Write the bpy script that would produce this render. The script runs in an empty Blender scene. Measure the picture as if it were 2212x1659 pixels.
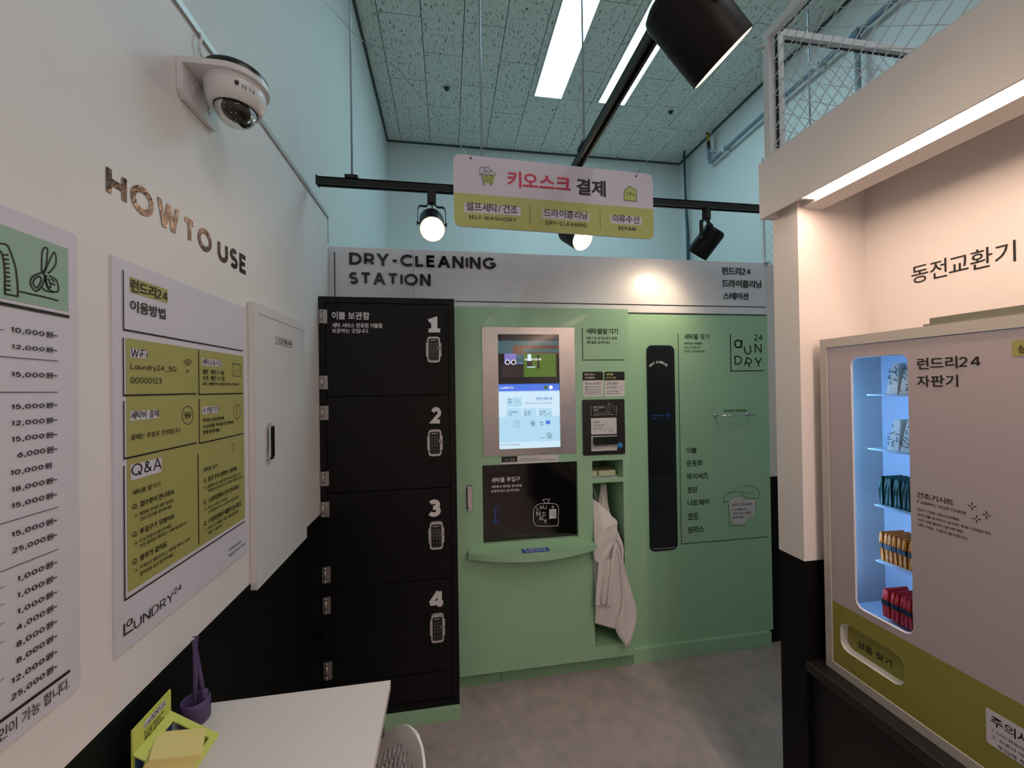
import bpy, bmesh, math, random
from mathutils import Vector, Matrix
random.seed(7)
SC = bpy.context.scene
COL = SC.collection
# ------------------------------------------------------------------ camera
F_PX, YAW, PITCH, ROLL, EYE = 862.8, 0.15955, 0.0070857, -0.0148765, Vector((0, 0, 1.6))
_cy, _sy = math.cos(YAW), math.sin(YAW)
FWD = Vector((_sy*math.cos(PITCH), _cy*math.cos(PITCH), math.sin(PITCH)))
_r = Vector((_cy, -_sy, 0)); _u = _r.cross(FWD)
RGT = _r*math.cos(ROLL)+_u*math.sin(ROLL)
UPV = -_r*math.sin(ROLL)+_u*math.cos(ROLL)
cam = bpy.data.objects.new('camera', bpy.data.cameras.new('camera')); COL.objects.link(cam)
m = Matrix((RGT, UPV, -FWD)).transposed().to_4x4(); m.translation = EYE
cam.matrix_world = m
cam.data.sensor_width = 36; cam.data.lens = F_PX/2212*36; cam.data.clip_start = 0.02
SC.camera = cam
# ------------------------------------------------------------------ world, view
W_ = bpy.data.worlds.new('world'); SC.world = W_; W_.use_nodes = True
W_.node_tree.nodes['Background'].inputs[0].default_value = (0.8, 0.85, 0.95, 1)
W_.node_tree.nodes['Background'].inputs[1].default_value = 0.05
vs = SC.view_settings; vs.view_transform = 'Standard'; vs.look = 'None'; vs.gamma = 1; vs.use_curve_mapping = False
vs.exposure = 0.14
SC.cycles.max_bounces = 7; SC.cycles.diffuse_bounces = 4; SC.cycles.glossy_bounces = 3
SC.cycles.caustics_reflective = False; SC.cycles.caustics_refractive = False
SC.cycles.sample_clamp_indirect = 3.0
# light levels
L_PANEL, L_FILL_PANEL, L_TUBE, L_LENS, L_SPOT, L_VEND, L_STRIP = 13.5, 7.0, 27.0, 24.0, 4.0, 28.0, 31.0
COOL = (0.56, 0.90, 1.0); WARM = (1.0, 0.68, 0.50)

# ------------------------------------------------------------------ helpers
def lin(c):
    return tuple(((x/255)/12.92 if x/255 <= 0.04045 else (((x/255)+0.055)/1.055)**2.4) for x in c)
MATS = {}
def mat(name, rgb, rough=0.5, metal=0.0, var=0.0, vscale=8.0, bump=0.0, bscale=60.0, coat=0.0, spec=0.5, stretch=None, rvar=0.0, var_rgb=None):
    if name in MATS: return MATS[name]
    M = bpy.data.materials.new(name); M.use_nodes = True; nt = M.node_tree; b = nt.nodes['Principled BSDF']
    c = lin(rgb)+(1,)
    b.inputs['Base Color'].default_value = c; b.inputs['Roughness'].default_value = rough
    b.inputs['Metallic'].default_value = metal; b.inputs['Specular IOR Level'].default_value = spec
    if coat: b.inputs['Coat Weight'].default_value = coat; b.inputs['Coat Roughness'].default_value = 0.08
    if var or bump or rvar:
        tc = nt.nodes.new('ShaderNodeTexCoord'); mp = nt.nodes.new('ShaderNodeMapping'); nt.links.new(tc.outputs['Object'], mp.inputs[0])
        if stretch: mp.inputs['Scale'].default_value = stretch
    if var or rvar:
        n = nt.nodes.new('ShaderNodeTexNoise'); n.inputs['Scale'].default_value = vscale; n.inputs['Detail'].default_value = 5
        nt.links.new(mp.outputs[0], n.inputs['Vector'])
    if var:
        mx = nt.nodes.new('ShaderNodeMix'); mx.data_type = 'RGBA'
        r = nt.nodes.new('ShaderNodeMapRange'); r.inputs[1].default_value = 0.3; r.inputs[2].default_value = 0.7
        nt.links.new(n.outputs['Fac'], r.inputs[0]); nt.links.new(r.outputs[0], mx.inputs[0])
        c2 = lin(var_rgb)+(1,) if var_rgb else tuple(x*(1-var) for x in c[:3])+(1,)
        mx.inputs[6].default_value = c2; mx.inputs[7].default_value = c
        nt.links.new(mx.outputs[2], b.inputs['Base Color'])
    if rvar:
        r = nt.nodes.new('ShaderNodeMapRange'); r.inputs[1].default_value = 0.3; r.inputs[2].default_value = 0.7
        r.inputs[3].default_value = max(0, rough-rvar); r.inputs[4].default_value = rough+rvar
        nt.links.new(n.outputs['Fac'], r.inputs[0]); nt.links.new(r.outputs[0], b.inputs['Roughness'])
    if bump:
        n2 = nt.nodes.new('ShaderNodeTexNoise'); n2.inputs['Scale'].default_value = bscale; n2.inputs['Detail'].default_value = 3
        nt.links.new(mp.outputs[0], n2.inputs['Vector'])
        bp = nt.nodes.new('ShaderNodeBump'); bp.inputs['Strength'].default_value = bump; bp.inputs['Distance'].default_value = 0.002
        nt.links.new(n2.outputs['Fac'], bp.inputs['Height']); nt.links.new(bp.outputs[0], b.inputs['Normal'])
    MATS[name] = M; return M
def emit(name, rgb, strength, srgb=True):
    if name in MATS: return MATS[name]
    M = bpy.data.materials.new(name); M.use_nodes = True; nt = M.node_tree; b = nt.nodes['Principled BSDF']
    c = (lin(rgb) if srgb else rgb)+(1,)
    b.inputs['Base Color'].default_value = (0.02, 0.02, 0.02, 1) if strength < 3 else (.8, .8, .8, 1)
    b.inputs['Roughness'].default_value = 0.12 if strength < 3 else 0.5
    b.inputs['Emission Color'].default_value = c; b.inputs['Emission Strength'].default_value = strength
    MATS[name] = M; return M
def glassy(name, rgb=(255, 255, 255), rough=0.02, alpha=0.08):
    M = bpy.data.materials.new(name); M.use_nodes = True; nt = M.node_tree; nt.nodes.clear()
    o = nt.nodes.new('ShaderNodeOutputMaterial'); t = nt.nodes.new('ShaderNodeBsdfTransparent'); g = nt.nodes.new('ShaderNodeBsdfGlossy')
    t.inputs[0].default_value = lin(rgb)+(1,); g.inputs['Roughness'].default_value = rough
    fr = nt.nodes.new('ShaderNodeFresnel'); fr.inputs[0].default_value = 1.45; mx = nt.nodes.new('ShaderNodeMixShader')
    nt.links.new(fr.outputs[0], mx.inputs[0]); nt.links.new(t.outputs[0], mx.inputs[1]); nt.links.new(g.outputs[0], mx.inputs[2])
    nt.links.new(mx.outputs[0], o.inputs[0]); MATS[name] = M; return M

ORG = {}
def org(o): return ORG.get(o.name, Vector((0, 0, 0))) if o else Vector((0, 0, 0))
def link(name, data, parent, w):
    o = bpy.data.objects.new(name, data); COL.objects.link(o)
    if parent: o.parent = parent; o.location = Vector(w)-org(parent)
    else: o.location = w
    ORG[o.name] = Vector(w); return o
def meta(o, label=None, cat=None, group=None, kind=None):
    if label: o['label'] = label
    if cat: o['category'] = cat
    if group: o['group'] = group
    if kind: o['kind'] = kind
    return o
def thing(name, label, cat, loc, group=None, kind=None):
    return meta(link(name, None, None, Vector(loc)), label, cat, group, kind)

PRINT = ('lettering', 'highlight', 'print_patch', 'screen_lettering', 'screen_picture', 'print', 'arrow', 'eyelet')
class MB:
    def __init__(s): s.v = []; s.f = []; s.m = []; s.sm = []
    def add(s, vs, fs, mi=0, smooth=False):
        b = len(s.v); s.v += [Vector(x) for x in vs]
        for f in fs: s.f.append([b+i for i in f]); s.m.append(mi); s.sm.append(smooth)
        return s
    def box(s, x0, x1, y0, y1, z0, z1, mi=0, bev=0.0, xf=None):
        if x0 > x1: x0, x1 = x1, x0
        if y0 > y1: y0, y1 = y1, y0
        if z0 > z1: z0, z1 = z1, z0
        if not bev:
            vs = [(x, y, z) for x in (x0, x1) for y in (y0, y1) for z in (z0, z1)]
            fs = [(0, 1, 3, 2), (4, 6, 7, 5), (0, 4, 5, 1), (2, 3, 7, 6), (0, 2, 6, 4), (1, 5, 7, 3)]
        else:
            bm = bmesh.new(); bmesh.ops.create_cube(bm, size=1)
            for v in bm.verts:
                v.co = Vector(((x0+x1)/2+v.co.x*(x1-x0), (y0+y1)/2+v.co.y*(y1-y0), (z0+z1)/2+v.co.z*(z1-z0)))
            bmesh.ops.bevel(bm, geom=list(bm.edges), offset=min(bev, .49*min(x1-x0, y1-y0, z1-z0)), segments=2, affect='EDGES', profile=0.5)
            bm.verts.index_update(); vs = [v.co.copy() for v in bm.verts]; fs = [[v.index for v in f.verts] for f in bm.faces]; bm.free()
        if xf: vs = [xf @ Vector(v) for v in vs]
        return s.add(vs, fs, mi)
    def prism(s, poly, d, mi=0, smooth=False):
        # poly: world points of one face; d: extrusion vector
        n = len(poly); d = Vector(d); poly = [Vector(p) for p in poly]
        vs = poly+[p+d for p in poly]
        nr = Vector((0, 0, 0))
        for i in range(n): nr += poly[i].cross(poly[(i+1) % n])
        flip = nr.dot(d) > 0
        fa, fb = list(range(n)), [n+i for i in range(n)]
        sides = [(i, (i+1) % n, n+(i+1) % n, n+i) for i in range(n)]
        if flip: s.add(vs, [fa[::-1], fb]+sides, mi)
        else: s.add(vs, [fa, fb[::-1]]+[q[::-1] for q in sides], mi)
        if smooth:
            for k in range(len(s.sm)-n, len(s.sm)): s.sm[k] = True
        return s
    def tube(s, pts, r, n=8, mi=0, caps=True, radii=None):
        pts = [Vector(p) for p in pts]; b = len(s.v); k = len(pts)
        up = None
        for i, p in enumerate(pts):
            t = (pts[min(i+1, k-1)]-pts[max(i-1, 0)]).normalized()
            if up is None:
                up = t.orthogonal().normalized()
            else: up = (up-t*up.dot(t)).normalized()
            sd = t.cross(up); rr = radii[i] if radii else r
            for j in range(n):
                a = 2*math.pi*j/n; s.v.append(p+(up*math.cos(a)+sd*math.sin(a))*rr)
        for i in range(k-1):
            for j in range(n):
                j2 = (j+1) % n
                s.f.append([b+i*n+j, b+i*n+j2, b+(i+1)*n+j2, b+(i+1)*n+j]); s.m.append(mi); s.sm.append(n > 4)
        if caps:
            s.f.append([b+j for j in range(n)][::-1]); s.m.append(mi); s.sm.append(False)
            s.f.append([b+(k-1)*n+j for j in range(n)]); s.m.append(mi); s.sm.append(False)
        return s
    def lathe(s, prof, n=32, mi=0, xf=None, smooth=True, cap0=False, cap1=False):
        # prof: list of (r, z[, mat])
        b = len(s.v); k = len(prof)
        for p in prof:
            for j in range(n):
                a = 2*math.pi*j/n; v = Vector((p[0]*math.cos(a), p[0]*math.sin(a), p[1])); s.v.append(xf @ v if xf else v)
        for i in range(k-1):
            for j in range(n):
                j2 = (j+1) % n; s.f.append([b+i*n+j, b+i*n+j2, b+(i+1)*n+j2, b+(i+1)*n+j]); s.m.append(prof[i][2] if len(prof[i]) > 2 else mi); s.sm.append(smooth)
        if cap0: s.f.append([b+j for j in range(n)][::-1]); s.m.append(mi); s.sm.append(False)
        if cap1: s.f.append([b+(k-1)*n+j for j in range(n)]); s.m.append(prof[-1][2] if len(prof[-1]) > 2 else mi); s.sm.append(False)
        return s
    def plate(s, x0, x1, z0, z1, holes, y0, y1, mi=0):
        xs = sorted({x0, x1, *[h[0] for h in holes], *[h[1] for h in holes]}); zs = sorted({z0, z1, *[h[2] for h in holes], *[h[3] for h in holes]})
        for i in range(len(xs)-1):
            for j in range(len(zs)-1):
                cx, cz = (xs[i]+xs[i+1])/2, (zs[j]+zs[j+1])/2
                if not any(h[0] < cx < h[1] and h[2] < cz < h[3] for h in holes): s.box(xs[i], xs[i+1], y0, y1, zs[j], zs[j+1], mi)
        return s
    def build(s, name, mats, parent=None, label=None, cat=None, group=None, kind=None, local=False, at=None):
        if not isinstance(mats, (list, tuple)): mats = [mats]
        me = bpy.data.meshes.new(name)
        if local: w = org(parent); off = Vector((0, 0, 0))
        elif parent: w = org(parent); off = w
        elif at is not None: w = Vector(at); off = w
        else:
            xs = [v.x for v in s.v]; ys = [v.y for v in s.v]; zs = [v.z for v in s.v]
            w = Vector(((min(xs)+max(xs))/2, (min(ys)+max(ys))/2, min(zs))); off = w
        me.from_pydata([v-off for v in s.v], [], s.f); 
        for mm in mats: me.materials.append(mm)
        me.polygons.foreach_set('material_index', s.m); me.polygons.foreach_set('use_smooth', s.sm); me.update()
        if parent and not kind and name in PRINT: kind = 'stuff'
        o = link(name, me, parent, w); return meta(o, label, cat, group, kind)

# frames: a plane with text direction u, up v, facing n
class Fr:
    def __init__(s, o, u, v):
        s.o = Vector(o); s.u = Vector(u).normalized(); s.v = Vector(v).normalized(); s.n = s.u.cross(s.v)
    def p(s, px, py):
        d = FWD*F_PX+RGT*(px-1106)-UPV*(py-829.5); t = (s.o-EYE).dot(s.n)/d.dot(s.n); q = EYE+d*t-s.o
        return q.dot(s.u), q.dot(s.v)
    def w(s, a, b, d=0.0): return s.o+s.u*a+s.v*b+s.n*d
    def wp(s, px, py, d=0.0): return s.w(*s.p(px, py), d)
    def poly(s, mb, pts, d=0.0006, th=0, mi=0):
        P = [s.w(a, b, d) for a, b in pts]
        if th: mb.prism(P, s.n*(-th), mi)
        else:
            ar = sum(pts[i][0]*pts[(i+1) % len(pts)][1]-pts[(i+1) % len(pts)][0]*pts[i][1] for i in range(len(pts)))
            mb.add(P, [list(range(len(P))) if ar > 0 else list(range(len(P)))[::-1]], mi)
        return mb
    def rect(s, mb, a0, a1, b0, b1, d=0.0006, th=0, mi=0, r=0): 
        return s.poly(mb, rrect(a0, a1, b0, b1, r), d, th, mi)
    def stroke(s, mb, pts, w=0.004, d=0.001, mi=0, closed=False, smooth=True):
        pts = [Vector((a, b)) for a, b in pts]
        if smooth and len(pts) > 2: pts = catmull(pts, closed)
        if closed: pts = pts+[pts[0]]
        for i in range(len(pts)-1):
            a, b = pts[i], pts[i+1]; t = b-a
            if t.length < 1e-6: continue
            t.normalize(); nn = Vector((-t.y, t.x))*w/2; e = t*w*.25
            q = [a-e+nn, a-e-nn, b+e-nn, b+e+nn]
            mb.add([s.w(x.x, x.y, d+(i % 2)*1e-5) for x in q], [(0, 1, 2, 3)], mi)
        return mb
def rrect(a0, a1, b0, b1, r=0, n=5):
    if a0 > a1: a0, a1 = a1, a0
    if b0 > b1: b0, b1 = b1, b0
    if not r: return [(a0, b0), (a1, b0), (a1, b1), (a0, b1)]
    out = []
    for cx, cy, a in ((a1-r, b0+r, -90), (a1-r, b1-r, 0), (a0+r, b1-r, 90), (a0+r, b0+r, 180)):
        for k in range(n+1):
            t = math.radians(a+90*k/n); out.append((cx+r*math.cos(t), cy+r*math.sin(t)))
    return out
def catmull(p, closed=False, n=4):
    out = []; k = len(p); rng = range(k if closed else k-1)
    g = (lambda i: p[i % k]) if closed else (lambda i: p[max(0, min(k-1, i))])
    for i in rng:
        a, b, c, d = g(i-1), g(i), g(i+1), g(i+2)
        for j in range(n):
            t = j/n; out.append(0.5*((2*b)+(c-a)*t+(2*a-5*b+4*c-d)*t*t+(3*b-3*c+d-a)*t**3))
    if not closed: out.append(p[-1])
    return out
def ring(cx, cy, rx, ry=None, n=16, a0=0, a1=360):
    ry = ry or rx; full = abs(a1-a0) >= 360; k = n if full else n+1
    return [(cx+rx*math.cos(math.radians(a0+(a1-a0)*i/n)), cy+ry*math.sin(math.radians(a0+(a1-a0)*i/n))) for i in range(k)]

_TC = bpy.data.curves.new('text', 'FONT'); _TO = bpy.data.objects.new('text', _TC); COL.objects.link(_TO)
_TC.resolution_u = 3
_GC = {}
HANGUL = '가간객거건걸게겨결경고곳과관교구균금기긴께꼭나내넣네는능늦니닝다닫담더던데도동된될됩두드든등따라락랍량런려력로록료류를리린림립만말맡매머면모무문물및바반방번법변보복봉부불붙비사삭삼상서선섬성세센셀셔션소수스습시신아안않알어없에여연열영오옷와완왔요용우운원웨유으은을음의이인일입있자작잠장재적전점접정제져조종좌주줍중증지진짜차착찾챙처청쳐총추출충츠측치카커코콜크큰클키탁택터테톡투트티판페편펼평품프피하한함합항해행향혔화확환황회후'
def _raw(ch, off):
    lv = round(off, 3)
    if lv not in _GC:                                   # one text mesh holding every Hangul sign, then cut apart by line
        _TC.body = '\n'.join(HANGUL); _TC.offset = lv; _TC.space_line = 3.0
        me = bpy.data.meshes.new_from_object(_TO); D_ = {}
        vl = [0]*len(me.vertices); sp = 3.0
        for v in me.vertices: vl[v.index] = int(round((0.35-v.co.y)/sp))
        ys = sorted(set(vl)); mp = {}
        for v in me.vertices:
            L = D_.setdefault(vl[v.index], ([], [])); mp[v.index] = len(L[0]); L[0].append((v.co.x, v.co.y+vl[v.index]*sp))
        for p in me.polygons: D_[vl[p.vertices[0]]][1].append([mp[i] for i in p.vertices])
        bpy.data.meshes.remove(me); _GC[lv] = {c: D_.get(i, ([], [])) for i, c in enumerate(HANGUL)}
    return _GC[lv].get(ch, ([], []))
def _arc(cx, cy, rx, ry, a0, a1, n=10): return [(cx+rx*math.cos(math.radians(a0+(a1-a0)*i/n)), cy+ry*math.sin(math.radians(a0+(a1-a0)*i/n))) for i in range(n+1)]
def _ell(cx, cy, rx, ry, n=20): return _arc(cx, cy, rx, ry, 90, 450, n)
# a plain geometric letter set: width, strokes (cap height 1)
STK = {
'A': (.84, [[(0, 0), (.42, 1), (.84, 0)], [(.14, .30), (.70, .30)]]),
'B': (.62, [[(0, 0), (0, 1)], [(0, 1), (.34, 1)]+_arc(.34, .76, .22, .24, 90, -90, 8)+[(0, .52)], [(0, .52), (.36, .52)]+_arc(.36, .26, .26, .26, 90, -90, 8)+[(0, 0)]]),
'C': (.82, [_arc(.5, .5, .5, .5, 48, 312, 18)]),
'D': (.76, [[(0, 0), (0, 1), (.28, 1)]+_arc(.28, .5, .48, .5, 90, -90, 14)+[(0, 0)]]),
'E': (.56, [[(.56, 1), (0, 1), (0, 0), (.56, 0)], [(0, .51), (.5, .51)]]),
'F': (.56, [[(.56, 1), (0, 1), (0, 0)], [(0, .5), (.48, .5)]]),
'G': (.86, [_arc(.5, .5, .5, .5, 50, 335, 18)+[(.9, .46), (.54, .46)]]),
'H': (.70, [[(0, 0), (0, 1)], [(.7, 0), (.7, 1)], [(0, .5), (.7, .5)]]),
'I': (.0, [[(0, 0), (0, 1)]]),
'J': (.5, [[(.5, 1), (.5, .3)]+_arc(.25, .25, .25, .25, 0, -180, 8)]),
'K': (.64, [[(0, 0), (0, 1)], [(.62, 1), (.02, .42)], [(.2, .6), (.66, 0)]]),
'L': (.54, [[(0, 1), (0, 0), (.54, 0)]]),
'M': (.9, [[(0, 0), (0, 1)], [(0, 1), (.45, 0)], [(.45, 0), (.9, 1)], [(.9, 1), (.9, 0)]]),
'N': (.72, [[(0, 0), (0, 1), (.72, 0), (.72, 1)]]),
'O': (1.0, [_ell(.5, .5, .5, .5)]),
'P': (.60, [[(0, 0), (0, 1), (.32, 1)]+_arc(.32, .70, .28, .30, 90, -90, 8)+[(0, .40)]]),
'Q': (1.0, [_ell(.5, .5, .5, .5), [(.6, .3), (.95, -.06)]]),
'R': (.62, [[(0, 0), (0, 1), (.32, 1)]+_arc(.32, .70, .28, .30, 90, -90, 8)+[(0, .40)], [(.30, .40), (.62, 0)]]),
'S': (.58, [_arc(.30, .75, .26, .25, 35, 250, 10)+_arc(.29, .26, .28, .26, 75, -145, 12)]),
'T': (.72, [[(0, 1), (.72, 1)], [(.36, 1), (.36, 0)]]),
'U': (.70, [[(0, 1), (0, .35)]+_arc(.35, .35, .35, .35, 180, 360, 12)+[(.70, .35), (.70, 1)]]),
'V': (.80, [[(0, 1), (.4, 0), (.8, 1)]]),
'W': (1.16, [[(0, 1), (.29, 0), (.58, .96), (.87, 0), (1.16, 1)]]),
'X': (.72, [[(0, 1), (.72, 0)], [(.72, 1), (0, 0)]]),
'Y': (.76, [[(0, 1), (.38, .40)], [(.38, .40), (.76, 1)], [(.38, .50), (.38, 0)]]),
'Z': (.64, [[(0, 1), (.64, 1), (0, 0), (.64, 0)]]),
'a': (.62, [_ell(.30, .32, .30, .32), [(.62, .66), (.62, 0)]]), 'd': (.60, [_ell(.30, .32, .30, .32), [(.60, 1), (.60, 0)]]),
'n': (.46, [[(0, 0), (0, .64)], [(0, .38)]+_arc(.23, .40, .23, .24, 180, 0, 8)+[(.46, 0)]]), 'u': (.46, [[(0, .64), (0, .24)]+_arc(.23, .24, .23, .24, 180, 360, 8)+[(.46, .24), (.46, .64)], [(.46, .3), (.46, 0)]]),
'r': (.26, [[(0, 0), (0, .64)], [(0, .36), (.08, .56), (.26, .63)]]), 'y': (.50, [[(0, .64), (.25, .02)], [(.50, .64), (.18, -.22), (.04, -.24)]]),
'i': (.0, [[(0, 0), (0, .62)], [(0, .84), (0, .96)]]), '_': (.6, [[(0, -.14), (.6, -.14)]]),
'0': (.64, [_ell(.32, .5, .32, .5)]), '1': (.26, [[(0, .93), (.22, 1), (.22, 0)]]), '2': (.56, [_arc(.28, .70, .27, .30, 165, -20, 10)+[(.50, .52), (0, 0), (.58, 0)]]),
'3': (.54, [_arc(.26, .76, .24, .24, 150, -80, 10)+[(.2, .53)], _arc(.25, .28, .29, .28, 88, -150, 12)]), '4': (.74, [[(.55, 0), (.55, 1)], [(.50, .99), (.03, .26)], [(0, .26), (.74, .26)]]),
'5': (.54, [[(.50, 1), (.08, 1), (.05, .56)]+_arc(.26, .33, .29, .33, 112, -145, 12)]), '6': (.60, [_ell(.30, .31, .30, .31), [(.46, 1), (.12, .52)]]),
'7': (.56, [[(0, 1), (.56, 1), (.16, 0)]]), '8': (.56, [_ell(.28, .76, .23, .24), _ell(.28, .27, .28, .27)]), '9': (.60, [_ell(.30, .69, .30, .31), [(.14, 0), (.48, .48)]]),
'-': (.36, [[(0, .42), (.36, .42)]]), ',': (.10, [[(.10, .08), (0, -.16)]]), '.': (.0, [[(0, -.04), (0, .08)]]), ':': (.0, [[(0, .08), (0, .2)], [(0, .5), (0, .62)]]),
'~': (.46, [[(0, .36), (.10, .56), (.24, .46), (.36, .34), (.50, .54)]]), '/': (.42, [[(0, 0), (.42, 1)]]), '(': (.16, [_arc(.5, .45, .5, .62, 130, 230, 6)]), ')': (.16, [_arc(-.34, .45, .5, .62, 50, -50, 6)]),
'&': (.76, [[(.74, .0), (.16, .68), (.14, .84), (.26, 1), (.42, .96), (.46, .80), (.10, .42), (.02, .22), (.14, .02), (.38, 0), (.60, .18), (.72, .44)]]), '!': (.0, [[(0, .3), (0, 1)], [(0, 0), (0, .12)]]), '?': (.46, [_arc(.23, .75, .23, .25, 160, -60, 8)+[(.22, .42), (.22, .28)], [(.22, 0), (.22, .12)]]), "'": (.0, [[(0, .7), (0, 1)]]),
}
BIG1 = (.42, [[(0, .80), (.24, .96), (.24, 0)], [(-.02, .04), (.50, .04)]])
def ribbon(pts, w):
    pts = [Vector(p) for p in pts]; o = [pts[0]]
    for p in pts[1:]:
        if (p-o[-1]).length > 1e-4: o.append(p)
    pts = o; closed = (pts[0]-pts[-1]).length < 1e-3 and len(pts) > 3
    if closed: pts = pts[:-1]
    n = len(pts); vs = []
    for i in range(n):
        a = pts[i-1] if (closed or i > 0) else None; b = pts[(i+1) % n] if (closed or i < n-1) else None
        d0 = (pts[i]-a).normalized() if a is not None else None; d1 = (b-pts[i]).normalized() if b is not None else None
        if d0 is None: d0 = d1
        if d1 is None: d1 = d0
        n0 = Vector((-d0.y, d0.x)); n1 = Vector((-d1.y, d1.x)); m_ = n0+n1
        if m_.length < .05: m_ = n0
        m_.normalize(); k = 1/max(.42, m_.dot(n0)); vs += [tuple(pts[i]+m_*w/2*k), tuple(pts[i]-m_*w/2*k)]
    fs = [[2*i, 2*i+1, 2*((i+1) % n)+1, 2*((i+1) % n)] for i in range(n if closed else n-1)]
    return vs, fs
def layout(body, bold=0.0, big1=False):
    """-> list of (char, verts, faces); geometric Latin strokes, Hangul outlines"""
    out = []; x = 0.0; cap = .74; wt = .122+bold*2.4
    for ch in body:
        if ch == ' ': x += .30; continue
        if ch in STK:
            w, sts = BIG1 if (ch == '1' and big1) else STK[ch]; vs = []; fs = []; zl = 0.0
            for st in sts:
                if ch in 'VWMNAXY/':
                    for i in range(len(st)-1):
                        p0, p1 = Vector(st[i]), Vector(st[i+1]); sx_ = max(.2, 1-wt*.35); p0.x = wt/2+p0.x*sx_; p1.x = wt/2+p1.x*sx_; dd_ = (p1-p0).normalized()
                        if abs(p0.y-p1.y) < 1e-6: p0.y = p1.y = wt/2+p0.y*(1-wt); q4 = None
                        if p0.y in (0, 1): p0 = p0-dd_*wt*1.5
                        if p1.y in (0, 1): p1 = p1+dd_*wt*1.5
                        nn_ = Vector((-dd_.y, dd_.x))*wt/2; pg = [p0+nn_, p0-nn_, p1-nn_, p1+nn_]
                        for lim, sg_ in ((0, 1), (1, -1)):
                            o_ = []
                            for k in range(len(pg)):
                                A_, B_2 = pg[k], pg[(k+1) % len(pg)]; ia, ib = (A_.y-lim)*sg_ >= -1e-6, (B_2.y-lim)*sg_ >= -1e-6
                                if ia: o_.append(A_)
                                if ia != ib: o_.append(A_.lerp(B_2, (lim-A_.y)/(B_2.y-A_.y)))
                            pg = o_
                        b_ = len(vs); zl += 4e-5; vs += [(p.x, p.y, zl) for p in pg]; fs += [[b_+k for k in range(len(pg))]]
                    continue
                q = [(wt/2+px*(1 if w == 0 else max(.2, 1-wt*.35)), py if py < 0 or py > 1 else wt/2+py*(1-wt)) for px, py in st]
                v, f = ribbon(q, wt); b_ = len(vs); zl += 4e-5; vs += [(p[0], p[1], zl) for p in v]; fs += [[b_+i for i in t] for t in f]
            vs = [(x+px*cap, py*cap, pz) for px, py, pz in vs]; out.append((ch, vs, fs)); x += (w+wt+.12)*cap
        else:
            e = min(bold*1.1+.004, .012) if bold < .006 else .012
            v, f = _raw(ch, .004 if bold < .003 else (.008 if bold < .007 else .012))
            if not v: x += .5; continue
            if bold > .009:
                sh = (bold-.004)*.55; n_ = len(v); v0, f0 = v, f; v = []; f = []
                for dx_, dy_ in ((-sh, 0), (sh, 0), (0, sh*.8), (0, -sh*.8)):
                    b_ = len(v); v = v+[(px+dx_, py+dy_, 4e-5*len(v)/n_) for px, py in v0]; f = f+[[b_+i for i in t] for t in f0]
            x0 = min(p[0] for p in v); x1 = max(p[0] for p in v); g = max(.86, x1-x0+.06); o = x+(g-(x1-x0))/2-x0
            out.append((ch, [(p[0]+o, p[1], p[2] if len(p) > 2 else 0.0) for p in v], f)); x += g
    return out
def glyphs(body, bold=0.0, sp=1.0, big1=False):
    vs = []; fs = []
    for ch, v, f in layout(body, bold, big1):
        b_ = len(vs); vs += [Vector(p) for p in v]; fs += [[b_+i for i in t] for t in f]
    return vs, fs
def text_into(mb, fr, body, L, R, T, bold=0.012, d=0.001, mi=0, th=0, sp=1.0, rot=0, big1=False):
    """fit text between bottom-left L, bottom-right R and height from T (photo pixels on the plane of the frame)"""
    vs, fs = glyphs(body, bold, sp, big1)
    if not vs: return
    x0 = min(v.x for v in vs); x1 = max(v.x for v in vs); y0 = min(v.y for v in vs); y1 = max(v.y for v in vs)
    a0, b0 = fr.p(*L); a1, b1 = fr.p(*R); _, bt = fr.p(L[0], T)
    bb = (b0+b1)/2; h = bt-b0
    fit(mb, fr, vs, fs, (x0, x1, y0, y1), a0, a1, bb, bb+h, d, mi, th, rot)
def fit(mb, fr, vs, fs, bx, a0, a1, b0, b1, d, mi=0, th=0, rot=0):
    x0, x1, y0, y1 = bx; P = []; ca, cb = (a0+a1)/2, (b0+b1)/2; c, s_ = math.cos(rot), math.sin(rot)
    for v in vs:
        a = a0+(v.x-x0)/(x1-x0)*(a1-a0); b = b0+(v.y-y0)/(y1-y0)*(b1-b0)
        if rot: a, b = ca+(a-ca)*c-(b-cb)*s_, cb+(a-ca)*s_+(b-cb)*c
        P.append((a, b, v.z))
    if not th: mb.add([fr.w(a, b, d+z) for a, b, z in P], fs, mi); return
    n = len(P); mb.add([fr.w(a, b, d+th+z) for a, b, z in P]+[fr.w(a, b, d) for a, b, z in P], fs, mi)
    cnt = {}
    for f in fs:
        for i in range(len(f)):
            e = (f[i], f[(i+1) % len(f)]); cnt[e] = 1
    base = len(mb.v)-2*n
    for (i, j) in cnt:
        if (j, i) not in cnt: mb.f.append([base+i, base+n+i, base+n+j, base+j]); mb.m.append(mi); mb.sm.append(False)
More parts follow.
